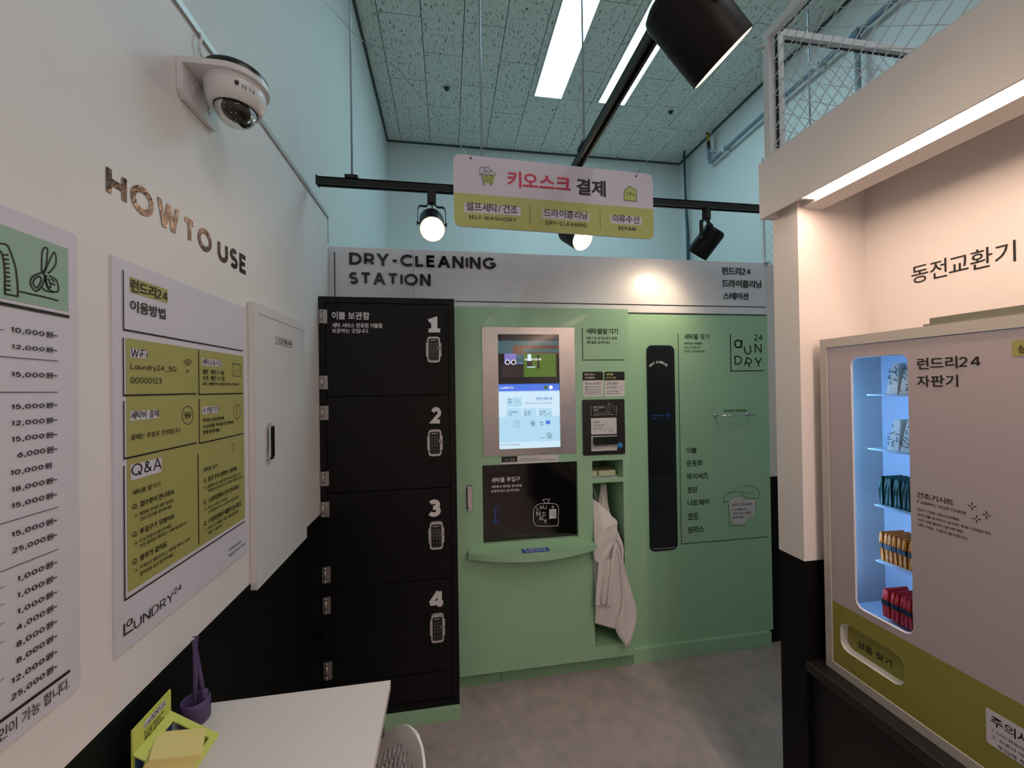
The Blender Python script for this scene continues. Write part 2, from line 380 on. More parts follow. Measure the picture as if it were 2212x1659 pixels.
def letters(fr, body, L, R, T, material, parent, bold=0.02, th=0.0, d=0.001, name='letter'):
    """one mesh per letter, laid out on one line"""
    lay = layout(body, bold); allv = [p for _, v, _ in lay for p in v]; x0 = min(p[0] for p in allv); x1 = max(p[0] for p in allv); y0 = min(p[1] for p in allv); y1 = max(p[1] for p in allv)
    a0, b0 = fr.p(*L); a1, b1 = fr.p(*R); _, bt = fr.p(L[0], T); bb = (b0+b1)/2; h = bt-b0; s_ = (a1-a0)/(x1-x0); k = h/(y1-y0)
    for i, (ch, v, f) in enumerate(lay):
        v = [Vector(p) for p in v]; xa, xb = min(p.x for p in v), max(p.x for p in v); ya, yb = min(p.y for p in v), max(p.y for p in v)
        mb = MB(); fit(mb, fr, v, f, (xa, xb, ya, yb), a0+(xa-x0)*s_, a0+(xb-x0)*s_, bb+(ya-y0)*k, bb+(yb-y0)*k, d, 0, th)
        mb.build(name, material, parent)

FY = lambda y: Fr((0, y, 0), (1, 0, 0), (0, 0, 1))
FL = lambda x: Fr((x, 0, 0), (0, 1, 0), (0, 0, 1))
FR_ = lambda x: Fr((x, 0, 0), (0, -1, 0), (0, 0, 1))
FZ = lambda z: Fr((0, 0, z), (1, 0, 0), (0, 1, 0))

# ------------------------------------------------------------------ materials
M_white = mat('white_wall_paint', (232, 228, 228), 0.55, var=0.03, vscale=3, bump=0.08, bscale=180)
M_upper = mat('upper_wall_paint', (222, 226, 226), 0.6, var=0.04, vscale=2, bump=0.1, bscale=120)
M_black = mat('black_dado_paint', (8, 8, 9), 0.6, spec=.2, var=0.1, vscale=5, bump=0.1, bscale=150)
M_floor = mat('mottled_vinyl', (188, 176, 177), 0.42, var=0.3, vscale=14, bump=0.04, bscale=60, var_rgb=(166, 156, 160), rvar=0.06)
M_green = mat('green_painted_steel', (164, 210, 174), 0.42, var=0.03, vscale=2, bump=0.06, bscale=300, coat=0.15)
M_greend = mat('green_painted_plinth', (134, 178, 144), 0.45, bump=0.05, bscale=200)
M_fascia = mat('white_glossy_board', (228, 231, 238), 0.3, coat=0.5, bump=0.02, bscale=60)
M_ink = mat('black_print', (14, 13, 15), 0.5)
M_inkg = mat('dark_green_print', (8, 20, 13), 0.5)
M_inkw = mat('white_print', (226, 226, 230), 0.5)
M_blue = mat('blue_print', (44, 92, 190), 0.5)
M_red = mat('red_print', (200, 58, 88), 0.5)
M_acryl = mat('black_acrylic_letter', (12, 12, 14), 0.15, coat=0.6)
M_foil = mat('black_foil_warm_reflection', (58, 42, 36), 0.30, metal=0.8, bump=0.5, bscale=120, rvar=0.1, vscale=40)  # glossy black foil, brown of the reflected warm lamps put into its colour
M_poster = mat('poster_paper', (214, 210, 224), 0.55, var=0.02, vscale=3)
M_olive = mat('olive_green_print', (166, 162, 98), 0.55, var=0.03, vscale=10)
M_olive2 = mat('lime_green_print', (182, 190, 116), 0.5, var=0.02, vscale=10)
M_teal = mat('sage_print', (146, 180, 164), 0.55, var=0.03, vscale=10)
M_locker = mat('black_powder_coat', (15, 15, 17), 0.5, spec=.25, bump=0.08, bscale=400, var=0.1, vscale=4)
M_hinge = mat('brushed_hinge_steel', (176, 172, 172), 0.4, metal=0.6, bump=0.1, bscale=200)
M_chrome = mat('chrome', (215, 218, 222), 0.12, metal=1.0)
M_steel = mat('brushed_stainless', (196, 194, 196), 0.3, metal=0.85, var=0.06, vscale=5, rvar=0.08, bump=0.05, bscale=90)
M_silver = mat('silver_plastic', (206, 204, 206), 0.35, metal=0.2)
M_blackpl = mat('black_plastic', (16, 16, 17), 0.35)
M_blackgl = mat('black_glass', (6, 7, 9), 0.08, coat=0.5)
M_track = mat('black_metal_track', (14, 14, 15), 0.4)
M_spotb = mat('black_spot_housing', (8, 8, 10), 0.45, spec=.22)
M_conduit = mat('blue_grey_conduit', (118, 136, 152), 0.4)
M_rod = mat('threaded_rod_steel', (150, 165, 178), 0.35, metal=0.5)
M_trim = mat('aluminium_trim', (190, 192, 190), 0.4, metal=0.3)
M_metalw = mat('white_painted_metal', (222, 222, 224), 0.4, coat=0.1)
M_table = mat('white_laminate', (218, 214, 214), 0.38, coat=0.1, bump=0.02, bscale=200)
M_purple = mat('purple_silicone', (80, 64, 110), 0.5)
M_lime = mat('lime_card', (196, 208, 96), 0.5)
M_yellow = mat('pale_yellow_paper', (226, 212, 140), 0.6)
M_navy = mat('navy_card', (34, 60, 118), 0.5)
M_chair = mat('white_plastic_shell', (222, 218, 220), 0.38)
M_cloth = mat('white_nonwoven_cloth', (226, 222, 224), 0.75, bump=0.25, bscale=90)
M_cream = mat('cream_paper_pad', (220, 224, 196), 0.7)
M_vframe = mat('grey_vending_frame', (196, 192, 188), 0.4)
M_vdoor = mat('vending_door_white', (188, 178, 186), 0.45, var=0.02, vscale=3)
M_vgreen = mat('vending_olive', (146, 142, 66), 0.5, var=0.02, vscale=5)
M_vin = mat('vending_interior_white', (206, 218, 236), 0.5)
M_dark = mat('plain_black', (8, 8, 9), 0.6)  # even black for the counter body, rubber gaskets and locker sheet
M_cage = mat('white_cage_metal', (218, 220, 222), 0.4)
M_wire = mat('galvanised_wire', (196, 200, 204), 0.35, metal=0.4)
M_brass = mat('brass_valve', (196, 160, 60), 0.35, metal=0.8)

def ceiling_mat():
    M = bpy.data.materials.new('fissured_ceiling_tile'); M.use_nodes = True; nt = M.node_tree; b = nt.nodes['Principled BSDF']
    b.inputs['Roughness'].default_value = 0.85
    tc = nt.nodes.new('ShaderNodeTexCoord'); mp = nt.nodes.new('ShaderNodeMapping'); mp.inputs['Scale'].default_value = (1.0, 0.32, 1)
    nt.links.new(tc.outputs['Object'], mp.inputs[0])
    n = nt.nodes.new('ShaderNodeTexNoise'); n.inputs['Scale'].default_value = 105; n.inputs['Detail'].default_value = 1.5; n.inputs['Distortion'].default_value = 0.6
    nt.links.new(mp.outputs[0], n.inputs['Vector'])
    cr = nt.nodes.new('ShaderNodeValToRGB'); cr.color_ramp.elements[0].position = 0.335; cr.color_ramp.elements[0].color = lin((120, 124, 118))+(1,)
    cr.color_ramp.elements[1].position = 0.385; cr.color_ramp.elements[1].color = lin((222, 224, 216))+(1,)
    nt.links.new(n.outputs['Fac'], cr.inputs[0]); nt.links.new(cr.outputs[0], b.inputs['Base Color'])
    bp = nt.nodes.new('ShaderNodeBump'); bp.inputs['Distance'].default_value = 0.003; bp.inputs['Strength'].default_value = 0.6
    nt.links.new(cr.outputs[0], bp.inputs['Height']); nt.links.new(bp.outputs[0], b.inputs['Normal'])
    return M
M_ceil = ceiling_mat()
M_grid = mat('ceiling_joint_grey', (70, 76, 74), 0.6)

# ================================================================== SETTING
XL, XLU, XR, YB, ZC = -0.588, -0.600, 2.76, 4.35, 4.22
YN = -3.2     # wall behind the camera
def struct(mb, name, mats, parent=None, label=None):
    return mb.build(name, mats, parent, label=label, kind='structure' if not parent else None)
struct(MB().box(-0.72, 2.9, YN-.1, 4.5, -0.1, 0), 'floor', M_floor, label='mottled grey mauve vinyl floor')
wl = struct(MB().box(-0.72, XLU, YN, 4.5, 0, ZC+.1), 'wall_left', M_upper, label='tall pale left wall behind the white lining and above it')
MB().box(XLU, XL, YN, 2.128, 1.027, 2.465).build('lining_panel', M_white, wl, label='white painted lining board with posters')
MB().box(XLU, XL, YN, 2.128, 0.0, 1.027).build('dado_panel', M_black, wl, label='black painted lower part')
struct(MB().box(XLU, XL+.007, YN, 2.135, 2.465, 2.482).box(XLU, XL-.001, YN, 2.135, 2.482, 2.492), 'trim_1', M_trim, label='slim aluminium trim running along the top edge of the left white lining')
struct(MB().box(XLU, XL+.004, 2.128, 2.137, 2.341, 2.465).box(XLU, XL-.008, 2.137, 2.148, 2.341, 2.465), 'trim_2', M_trim, label='short upright trim at the far end of the left lining')
struct(MB().box(XLU, 2.9, YB, YB+.1, 0, ZC+.1), 'wall_back', M_upper, label='far back wall seen above the dry cleaning station')
struct(MB().box(XR, XR+.1, YN, YB, 0, ZC+.1), 'wall_right', M_upper, label='far right upper wall carrying the grey blue pipe')
struct(MB().box(-0.72, 2.9, YN-.1, YN, 0, ZC+.1), 'wall_front', M_white, label='wall behind the camera')
# wall stub right of the station
ws = struct(MB().box(1.957, 2.75, 2.195, 2.24, 1.02, 2.341), 'wall_far', M_white, label='narrow white wall strip right of the green station')
MB().box(1.957, 2.75, 2.195, 2.24, 0, 1.02).build('dado_panel', M_black, ws, label='black lower part')
# ceiling
ce = struct(MB().box(XLU, XR, YN, YB, ZC+.012, ZC+.1), 'ceiling', M_grid, label='fissured white tile ceiling in running bond')
XP, YP, YP1, ZS = 1.13, 1.13, 1.23, 2.168
lights_rect = []
PX = [(0.800, 1.062), (1.404, 1.669)]
PYS = [(2.30, 3.50)]
def in_light(x0, x1, y0, y1):
    for a, b in PX:
        for c, d in PYS+[(-.70, .50)]:
            if x0 < b-.002 and x1 > a+.002 and y0 < d-.002 and y1 > c+.002: return (a, b, c, d)
cols = [(-0.6, -0.45)]+[(-0.45+.3*k, -0.15+.3*k) for k in range(11)]
tile_mesh = {}
for ci, (x0, x1) in enumerate(cols):
    x1 = min(x1, XR)
    if x1-x0 < .03: continue
    ys0 = 2.86 if ci % 2 == 1 else 3.16
    j = ys0-.6*4
    while j < YB-.01:
        a, b = j, min(j+.6, YB); j += .6
        if b < 1.0: continue
        segs = [(x0, x1, a, b)]
        h = in_light(x0, x1, a, b)
        if h:
            segs = []
            if a < h[2]: segs.append((x0, x1, a, h[2]))
            if b > h[3]: segs.append((x0, x1, h[3], b))
            if x0 < h[0]-.004: segs.append((x0, h[0], max(a, h[2]), min(b, h[3])))
            if x1 > h[1]+.004: segs.append((h[1], x1, max(a, h[2]), min(b, h[3])))
        for (p, q, r, s_) in segs:
            if q-p < .01 or s_-r < .02: continue
            g = .0028; ox = (p+q)/2; oy = (r+s_)/2
            mb = MB().box(p+g, q-g, r+g, s_-g, ZC, ZC+.012+random.uniform(0, .0006), 0)
            mb.build('ceiling_tile', M_ceil, ce)
mb = MB()
mb.box(XLU, PX[0][0], YN, 1.06, ZC, ZC+.01).box(PX[0][1], PX[1][0], YN, 1.06, ZC, ZC+.01).box(PX[1][1], XR, YN, 1.06, ZC, ZC+.01)
for (a, b) in PX: mb.box(a, b, .50, 1.06, ZC, ZC+.01).box(a, b, YN, -.70, ZC, ZC+.01)
mb.build('ceiling_tile', M_ceil, ce, label='tiled ceiling out of view over the camera')
struct(MB().box(XLU, XLU+.02, YN, YB, ZC-.012, ZC), 'trim_3', M_grid, label='dark grey angle strip where ceiling meets the left wall')
struct(MB().box(XLU+.02, XR-.02, YB-.02, YB, ZC-.012, ZC), 'trim_4', M_grid, label='dark grey angle strip where ceiling meets the back wall')
struct(MB().box(XR-.02, XR, YN, YB, ZC-.012, ZC), 'trim_5', M_grid, label='dark grey angle strip where ceiling meets the right wall')
# ceiling panel lights, plus added fill panels above the camera
E_panel = emit('cool_ceiling_panel', COOL, L_PANEL, False)
E_fill = emit('neutral_fill_panel', (0.92, 0.95, 1.0), L_FILL_PANEL, False)
names = ['broad white ceiling light panel nearer the left wall', 'white ceiling light panel partly hidden by the black track']
for k, (a, b) in enumerate(PX):
    for (c, d) in PYS:
        t = thing('ceiling_light', names[k], 'ceiling light', ((a+b)/2, (c+d)/2, ZC-.006), 'recessed ceiling light panels')
        MB().plate(a+.001, b-.001, 0, 0, [], 0, 0)
        fr = MB(); w = .008
        fr.box(a, a+w, c, d, ZC-.006, ZC+.01).box(b-w, b, c, d, ZC-.006, ZC+.01).box(a+w, b-w, c, c+w, ZC-.006, ZC+.01).box(a+w, b-w, d-w, d, ZC-.006, ZC+.01)
        fr.build('frame', M_metalw, t)
        MB().box(a+w, b-w, c+w, d-w, ZC-.003, ZC+.008).build('diffuser', E_panel, t)
    t = thing('ceiling_light', 'added unseen fill panel over the camera, '+('left one' if k == 0 else 'right one'), 'ceiling light', ((a+b)/2, -.1, ZC-.006), 'recessed ceiling light panels')  # unseen panels added as fill light for the station and left wall
    MB().box(a, b, -.70, .50, ZC-.003, ZC+.008).build('diffuser', E_fill, t)
# sprinklers and hatch
for k, (px, py) in enumerate(((965, 189), (1449, 240))):
    fz = FZ(ZC-.001); p = fz.wp(px, py); t = thing('sprinkler', ['small dark ceiling sprinkler left of the light panels', 'small dark ceiling sprinkler beside the right light panel'][k], 'sprinkler', p, 'ceiling sprinklers')
    MB().lathe([(.036, 0), (.036, -.004), (.026, -.007), (.024, -.003)], 20, xf=Matrix.Translation(p)).build('escutcheon', M_silver, t)
    MB().lathe([(.023, -.001), (.020, -.010), (.008, -.014), (.007, -.022), (.014, -.023), (.014, -.025), (.001, -.026)], 14, xf=Matrix.Translation(p)).build('head', M_blackpl, t)
t = thing('access_hatch', 'square framed access hatch in the ceiling near the right wall', 'hatch', (2.35, 3.99, ZC-.006))
mb = MB(); a, b, c, d, w = 2.117, 2.575, 3.765, 4.21, .014
mb.box(a, b, c, c+w, ZC-.005, ZC).box(a, b, d-w, d, ZC-.005, ZC).box(a, a+w, c+w, d-w, ZC-.005, ZC).box(b-w, b, c+w, d-w, ZC-.005, ZC).build('frame', M_metalw, t)
MB().box(a+w+.003, b-w-.003, c+w+.003, d-w-.003, ZC-.003, ZC).build('hatch_panel', M_ceil, t)

# ---- right partition, alcove, beam
pi = struct(MB().box(XP, 1.392, YP, YP1, 1.022, ZS+.17), 'pillar', M_white, label='white painted end of the partition with black lower half')
MB().box(XP, 1.392, YP, YP1, 0, 1.022).build('dado_panel', M_black, pi, label='black lower part')
struct(MB().box(1.392, 1.44, YN, YP1, 0, 2.36), 'wall_alcove', M_white, label='warm white alcove wall behind the vending machine')
bm_ = struct(MB().box(1.079, 1.086, YN, YP1-.003, ZS, 2.362)                       # outer face
    .box(1.086, 1.146, YN, YP1-.003, ZS+.022, ZS+.03)                            # channel bottom
    .box(1.146, 1.224, YN, YP1-.003, ZS, ZS+.03)
    .box(1.216, 1.224, YN, YP1-.003, ZS+.03, 2.34).box(1.0865, 1.392, YN, YP1-.0035, 2.352, 2.362).box(1.079, 1.224, YP1-.003, YP1, ZS, 2.362)
    .box(1.086, 1.146, YP1-.03, YP1-.003, ZS, ZS+.022), 'beam', M_white, label='white overhead beam above the vending alcove with a light channel')
E_tube = emit('warm_led_strip', WARM, L_TUBE, False)
t = thing('strip_light', 'long glowing warm strip light set in the overhead beam', 'strip light', (1.116, 0, ZS))
MB().box(1.090, 1.142, -2.4, 1.075, ZS+.004, ZS+.012).build('diffuser', E_tube, t)
MB().box(1.088, 1.144, -2.4, 1.079, ZS+.012, ZS+.022).box(1.090, 1.142, 1.075, 1.084, ZS+.004, ZS+.012).build('housing', M_metalw, t, label='white housing')

# ================================================================== DRY-CLEANING STATION
YF = 2.18
# header fascia
F = FY(YF)
hb = thing('header_board', 'long white header board over the station reading dry-cleaning station', 'sign', (0.67, YF, 2.02))
seam = F.p(892, 560)[0]
MB().box(XL-.012, seam-.001, YF, YF+.05, 2.022, 2.341, bev=.002).build('board_panel', M_fascia, hb)
MB().box(seam+.001, 1.942, YF, YF+.05, 2.022, 2.341, bev=.002).build('board_panel', M_fascia, hb)
MB().box(1.944, 1.957, YF+.004, YF+.05, 2.022, 2.341).build('end_trim', M_metalw, hb)
letters(F, 'DRY-CLEANING', (755.2, 572.8), (1071.8, 581.6), 546.7, M_acryl, hb, .036, .006)
letters(F, 'STATION', (755.2, 614.4), (930.8, 617.3), 588.7, M_acryl, hb, .036, .006)
mb = MB()
text_into(mb, F, '런드리24', (1559.5, 594.2), (1620.7, 595), 577.3, .02, .0005, th=.003)
text_into(mb, F, '드라이클리닝', (1559.5, 621.2), (1644, 622.5), 604.3, .02, .0005, th=.003)
text_into(mb, F, '스테이션', (1561.2, 646.5), (1616.5, 648.7), 631, .02, .0005, th=.003)
mb.build('lettering', M_acryl, hb)
mb = MB(); F.rect(mb, .044, 1.941, 2.0655, 2.0705, .002, th=.002)
a, b = F.p(722.6, 545.5); F.rect(mb, a-.0025, a+.0025, 2.034, b, .002, th=.002)
mb.build('stripe', M_acryl, hb)

# ---- drop-off kiosk
YK = 2.12; K = FY(YK)
ko = thing('drop_off_kiosk', 'green steel laundry drop-off kiosk with touch screen between locker and pick-up cabinet', 'kiosk', (0.52, YK, 0.0))
kx0, kx1, kz0, kz1 = .041, 1.010, .085, 2.029
hx0, hz1 = K.p(1041.8, 1005.7); hx1, _ = K.p(1246.8, 997.4); _, hz0 = K.p(1045, 1175.5)
nx0, nz1 = K.p(1279.1, 995.9); nx1, _ = K.p(1346.5, 992.7); _, nz0 = K.p(1284, 1397.8); nx1 -= .002
sx0, sz1 = K.p(1040.6, 706.4); sx1, sz0 = K.p(1244.5, 978)
tx0, tz1 = K.p(1075, 722); tx1, tz0 = K.p(1210.5, 965.2)
MB().plate(kx0, kx1, kz0, kz1, [(hx0, hx1, hz0, hz1), (nx0, nx1, nz0, nz1), (sx0, sx1, sz0, sz1)], YK, YK+.012).build('front_panel', M_green, ko)
MB().box(kx0, kx0+.01, YK+.012, YF+.4, kz0, 2.021).box(kx1-.01, kx1, YK+.012, YF+.4, kz0, 2.021).box(kx0+.01, kx1-.01, YK+.012, YF+.4, 2.011, 2.021).box(kx0+.01, kx1-.01, YF+.39, YF+.4, kz0, 2.011).box(kx0+.01, kx1-.01, YK+.012, YF+.39, kz0, kz0+.01).build('carcass', M_green, ko)
# niche interior
nd = YK+.34
nb = MB(); nb.box(nx0-.01, nx0, YK+.012, nd, nz0, nz1).box(nx1, nx1+.01, YK+.012, nd, nz0, nz1).box(nx0, nx1, YK+.012, nd, nz1, nz1+.01).box(nx0, nx1, YK+.012, nd, nz0-.01, nz0).box(nx0, nx1, nd, nd+.01, nz0, nz1)
nb.build('niche_lining', M_green, ko)
_, zsh = K.p(1285, 1034.5); _, zsl = K.p(1285, 1043.8)
MB().box(nx0, nx1, YK+.001, nd, zsl, zsh).build('shelf', M_green, ko)
MB().box(nx0+.02, nx1-.02, nd-.06, nd-.05, zsh, zsh+.075).build('divider', M_greend, ko)
# hatch recess and glass door
MB().box(hx0-.004, hx0, YK+.012, YK+.05, hz0, hz1).box(hx1, hx1+.004, YK+.012, YK+.05, hz0, hz1).box(hx0, hx1, YK+.012, YK+.05, hz1, hz1+.004).box(hx0, hx1, YK+.012, YK+.05, hz0-.004, hz0).build('hatch_reveal', M_green, ko)
hd = MB().box(hx0, hx1-.002, YK+.02, YK+.028, hz0+.001, hz1-.001).build('hatch_door', M_blackgl, ko, label='black glass sliding hatch')
D = FY(YK+.0195)
mb = MB(); text_into(mb, D, '세탁물 투입구', (1061, 1042.2), (1123.4, 1040.4), 1031.2, .02, .0005)
text_into(mb, D, '세탁물과 출력된 접수증을', (1061, 1054), (1127.5, 1051.8), 1048.3, .012, .0005)
text_into(mb, D, '봉투에 담아 넣어주세요.', (1061, 1064), (1123, 1061.5), 1058, .012, .0005)
P = lambda pts, f=D: [f.p(x, y) for x, y in pts]
def c6(x, y): return (1000+x/3.6075, 960+y/3.6075)
def S(mb, f, tf, pts, w, closed=False, smooth=True, mi=0, d=.0008): f.stroke(mb, [f.p(*tf(x, y)) for x, y in pts], w, d, mi, closed, smooth)
W2 = .0028
S(mb, D, c6, [(640, 462), (590, 465), (555, 500), (548, 560), (560, 620), (600, 636), (740, 634)], W2)
S(mb, D, c6, [(650, 462), (700, 460), (738, 475), (745, 520), (742, 560), (745, 605), (738, 630)], W2)
S(mb, D, c6, [(640, 458), (622, 432), (640, 427), (678, 426), (664, 442), (672, 458), (640, 458)], W2, smooth=False)
for txt, x0, x1, y0, y1 in (('L', 576, 592, 487, 515), ('a', 596, 618, 480, 503), ('U', 625, 652, 475, 503), ('N', 572, 604, 522, 556), ('D', 622, 646, 526, 557), ('R', 598, 624, 562, 592), ('Y', 628, 656, 583, 615)):
    text_into(mb, D, txt, c6(x0, y1), c6(x1, y1), c6(x0, y0)[1], .004, .0009)
S(mb, D, c6, [(688, 485), (712, 485)], W2); S(mb, D, c6, [(700, 473), (700, 498)], W2)
mbk = MB()
D.poly(mb, [D.p(*c6(x, y)) for x, y in ((672, 505), (727, 502), (727, 575), (672, 580))], .0007)
for yy in (520, 532, 543, 553, 563): S(mbk, D, c6, [(692, yy), (720, yy-1)], .0016, d=.0012)
for yy in (520, 537): S(mbk, D, c6, [(678, yy-3), (682, yy+2), (688, yy-6)], .0016, smooth=False, d=.0012)
mb.build('lettering', M_inkw, hd); mbk.build('lettering', M_ink, hd)
mb = MB(); S(mb, D, c6, [(250, 487), (251, 615)], .0045); S(mb, D, c6, [(228, 590), (251, 618), (275, 590)], .0042, smooth=False)
vs_, fs_ = glyphs('OPEN', .004); bx = (min(v.x for v in vs_), max(v.x for v in vs_), min(v.y for v in vs_), max(v.y for v in vs_))
ca, cb = D.p(*c6(271, 515)); fit(mb, D, vs_, fs_, bx, ca-.022, ca+.022, cb-.005, cb+.005, .0008, rot=-math.pi/2)
mb.build('arrow', M_blue, hd)
# curved tray shelf
Zt = .742; n = 18; xa, xb = .094, .800
arc = [(xa, YK)]+[(xa+(xb-xa)*i/n, YK-.132*math.sin(math.pi*(.09+.82*i/n))**.9) for i in range(n+1)]+[(xb, YK)]
MB().prism([(x, y, Zt) for x, y in arc], (0, 0, -.03)).build('counter_shelf', M_green, ko, label='curved green ledge under the hatch')
Z_ = FZ(Zt); 
st = MB(); Z_.poly(st, [Z_.p(*q) for q in ((1125.3, 1185.9), (1183, 1181.8), (1189, 1190.6), (1128.9, 1195.6))], .0007); st.build('sticker', M_blue, ko, label='blue notice sticker on the ledge')
st = MB(); text_into(st, Z_, '봉투 입구를 확인해 주세요', (1131, 1189), (1181, 1186), 1185.2, .01, .001); text_into(st, Z_, '접수증을 넣어주세요', (1136, 1193.2), (1182, 1190.2), 1189.6, .01, .001); st.build('lettering', M_inkw, ko)
# screen
MB().plate(sx0, sx1, sz0, sz1, [(tx0, tx1, tz0, tz1)], YK-.004, YK+.012).build('screen_bezel', M_steel, ko, label='brushed stainless surround of the touch screen')
sc = MB().box(tx0-.002, tx1+.002, YK+.003, YK+.03, tz0-.002, tz1+.002).build('touch_screen', M_blackgl, ko)
G = FY(YK+.0028)
def c5(x, y): return (1020+x/5.353, 690+y/5.353)
def grect(mb, x0, y0, x1, y1, d=.0004, mi=0, f=G, tf=c5, r=0):
    a0, b1 = f.p(*tf(x0, y0)); a1, b0 = f.p(*tf(x1, y1)); f.rect(mb, a0, a1, b0, b1, d, 0, mi, r)
scm = [emit('screen_dark', (38, 34, 34), 1.0), emit('screen_light_blue', (168, 208, 230), 1.0), emit('screen_blue_bar', (70, 112, 216), 1.0), emit('screen_pale', (196, 222, 238), 1.0),
       emit('screen_green', (78, 112, 36), .8), emit('screen_teal', (60, 96, 104), .8), emit('screen_brown', (96, 62, 44), .8), emit('screen_lilac', (128, 122, 196), .8), emit('screen_white', (236, 240, 244), 1.0), emit('screen_black', (10, 12, 16), .8)]
mb = MB()
grect(mb, 296, 172, 1014, 748, .0003, 9); grect(mb, 300, 748, 1020, 832, .0003, 2); grect(mb, 302, 832, 1026, 1484, .0003, 3)
grect(mb, 340, 178, 1004, 300, .0005, 0); grect(mb, 296, 245, 1004, 395, .0006, 5); grect(mb, 470, 300, 1004, 395, .0007, 6)
grect(mb, 372, 395, 590, 515, .0006, 7); grect(mb, 508, 395, 595, 500, .0007, 5); grect(mb, 592, 380, 972, 662, .0006, 4); grect(mb, 340, 515, 592, 665, .0006, 0); grect(mb, 592, 340, 1004, 382, .0008, 5)
grect(mb, 632, 482, 692, 545, .0008, 0); grect(mb, 636, 545, 730, 556, .0009, 3); grect(mb, 752, 410, 776, 570, .0008, 9); grect(mb, 640, 402, 682, 480, .001, 3)
for cx in (408, 478): G.poly(mb, [G.p(*c5(cx+28*math.cos(t/8*math.pi), 495+30*math.sin(t/8*math.pi))) for t in range(16)][::-1], .0009, 0, 8); G.poly(mb, [G.p(*c5(cx+20*math.cos(t/8*math.pi), 495+22*math.sin(t/8*math.pi))) for t in range(16)][::-1], .0011, 0, 9)
grect(mb, 302, 1130, 1026, 1400, .0004, 1)
for q in ((400, 905, 570, 1008), (395, 1030, 568, 1272), (580, 1030, 748, 1266), (765, 1030, 922, 1138), (765, 1150, 922, 1258)): grect(mb, *q, .0006, 8 if q[1] < 0 else 1, r=.004)
for x, mi in ((852, 4), (910, 8)): G.poly(mb, [G.p(*c5(x+22*math.cos(t/8*math.pi), 786+22*math.sin(t/8*math.pi))) for t in range(16)][::-1], .0006, 0, mi)
grect(mb, 850, 1170, 902, 1210, .0008, 2)
mb.build('screen_picture', scm, sc)
mb = MB()
E_tx = [emit('screen_text_white', (245, 248, 252), 1.0), emit('screen_text_navy', (22, 36, 70), 1.0), emit('screen_text_blue', (40, 92, 190), 1.0)]
def gt(txt, x0, y1, x1, yt, mi, bold=.012): text_into(mb, G, txt, c5(x0, y1), c5(x1, y1-2), c5(x0, yt)[1], bold, .0013, mi)
gt('LaUNDRY24', 320, 803, 478, 780, 0); gt('세상에 없던 문을 열다', 604, 476, 800, 450, 0); gt('런드리24', 740, 936, 925, 898, 2)
gt('365일 24시간 열려 있는 우리 동네 무인 세탁소', 608, 976, 925, 960, 1, .004); gt('이용', 415, 938, 452, 920, 1); gt('방법', 415, 968, 452, 950, 1)
gt('드라이클리닝', 420, 1084, 525, 1064, 1); gt('수선', 420, 1112, 458, 1092, 1); gt('셀프 세탁', 603, 1082, 675, 1062, 1); gt('셀프 건조', 603, 1110, 675, 1090, 1)
gt('런드페이', 780, 1078, 850, 1058, 1); gt('충전', 780, 1106, 818, 1088, 1); gt('회원', 783, 1200, 820, 1182, 1); gt('가입', 783, 1228, 820, 1210, 1)
gt('런드리24 무인세탁 편의점', 328, 1458, 545, 1442, 1, .004); gt('LaUNDRY24', 780, 1376, 850, 1364, 1)
def cart(mb, f, tf, ox, oy, k, w, mi=0):
    g = lambda pts, **kw: S(mb, f, lambda x, y: tf(ox+x*k, oy+y*k), pts, w, mi=mi, **kw)
    g([(0, 0), (-22, -2)]); g([(0, 0), (14, 55), (88, 58), (98, 4), (0, 0)], smooth=False); g([(26, 2), (34, 55)], smooth=False); g([(50, 3), (53, 56)], smooth=False); g([(74, 4), (72, 57)], smooth=False)
    g([(4, 18), (94, 22)], smooth=False); g([(9, 38), (91, 41)], smooth=False)
    S(mb, f, lambda x, y: tf(ox+x*k, oy+y*k), [(22+8*math.cos(t*.785), 75+8*math.sin(t*.785)) for t in range(8)], w, closed=True, mi=mi)
    S(mb, f, lambda x, y: tf(ox+x*k, oy+y*k), [(78+8*math.cos(t*.785), 76+8*math.sin(t*.785)) for t in range(8)], w, closed=True, mi=mi)
    g([(0, -2), (-12, -28), (-8, -55), (18, -62), (28, -50), (20, -22), (2, -6)]); g([(20, -58), (50, -62), (72, -48), (84, -30), (70, -30)]); g([(30, -45), (45, -25), (62, -10), (76, -30), (100, -20), (118, 0), (98, 4), (70, -4)]); g([(24, -20), (40, -32), (36, -6)]); g([(50, -40), (60, -20)])
cart(mb, G, c5, 868, 1340, .52, .0012, 1); cart(mb, G, c5, 680, 1200, .45, .0012, 1)
for pts in ([(488, 1175), (485, 1235), (545, 1240), (548, 1175), (520, 1170), (488, 1175)], [(495, 1190), (520, 1200), (515, 1230)], [(530, 1180), (538, 1210)], [(485, 940), (500, 920), (510, 945), (505, 970)], [(520, 965), (545, 945), (565, 990)], [(835, 1110), (860, 1090), (880, 1100), (850, 1118), (835, 1110)], [(880, 1098), (905, 1068), (910, 1115)]):
    S(mb, G, c5, pts, .0011, mi=1, d=.0014)
mb.build('screen_lettering', E_tx, sc)
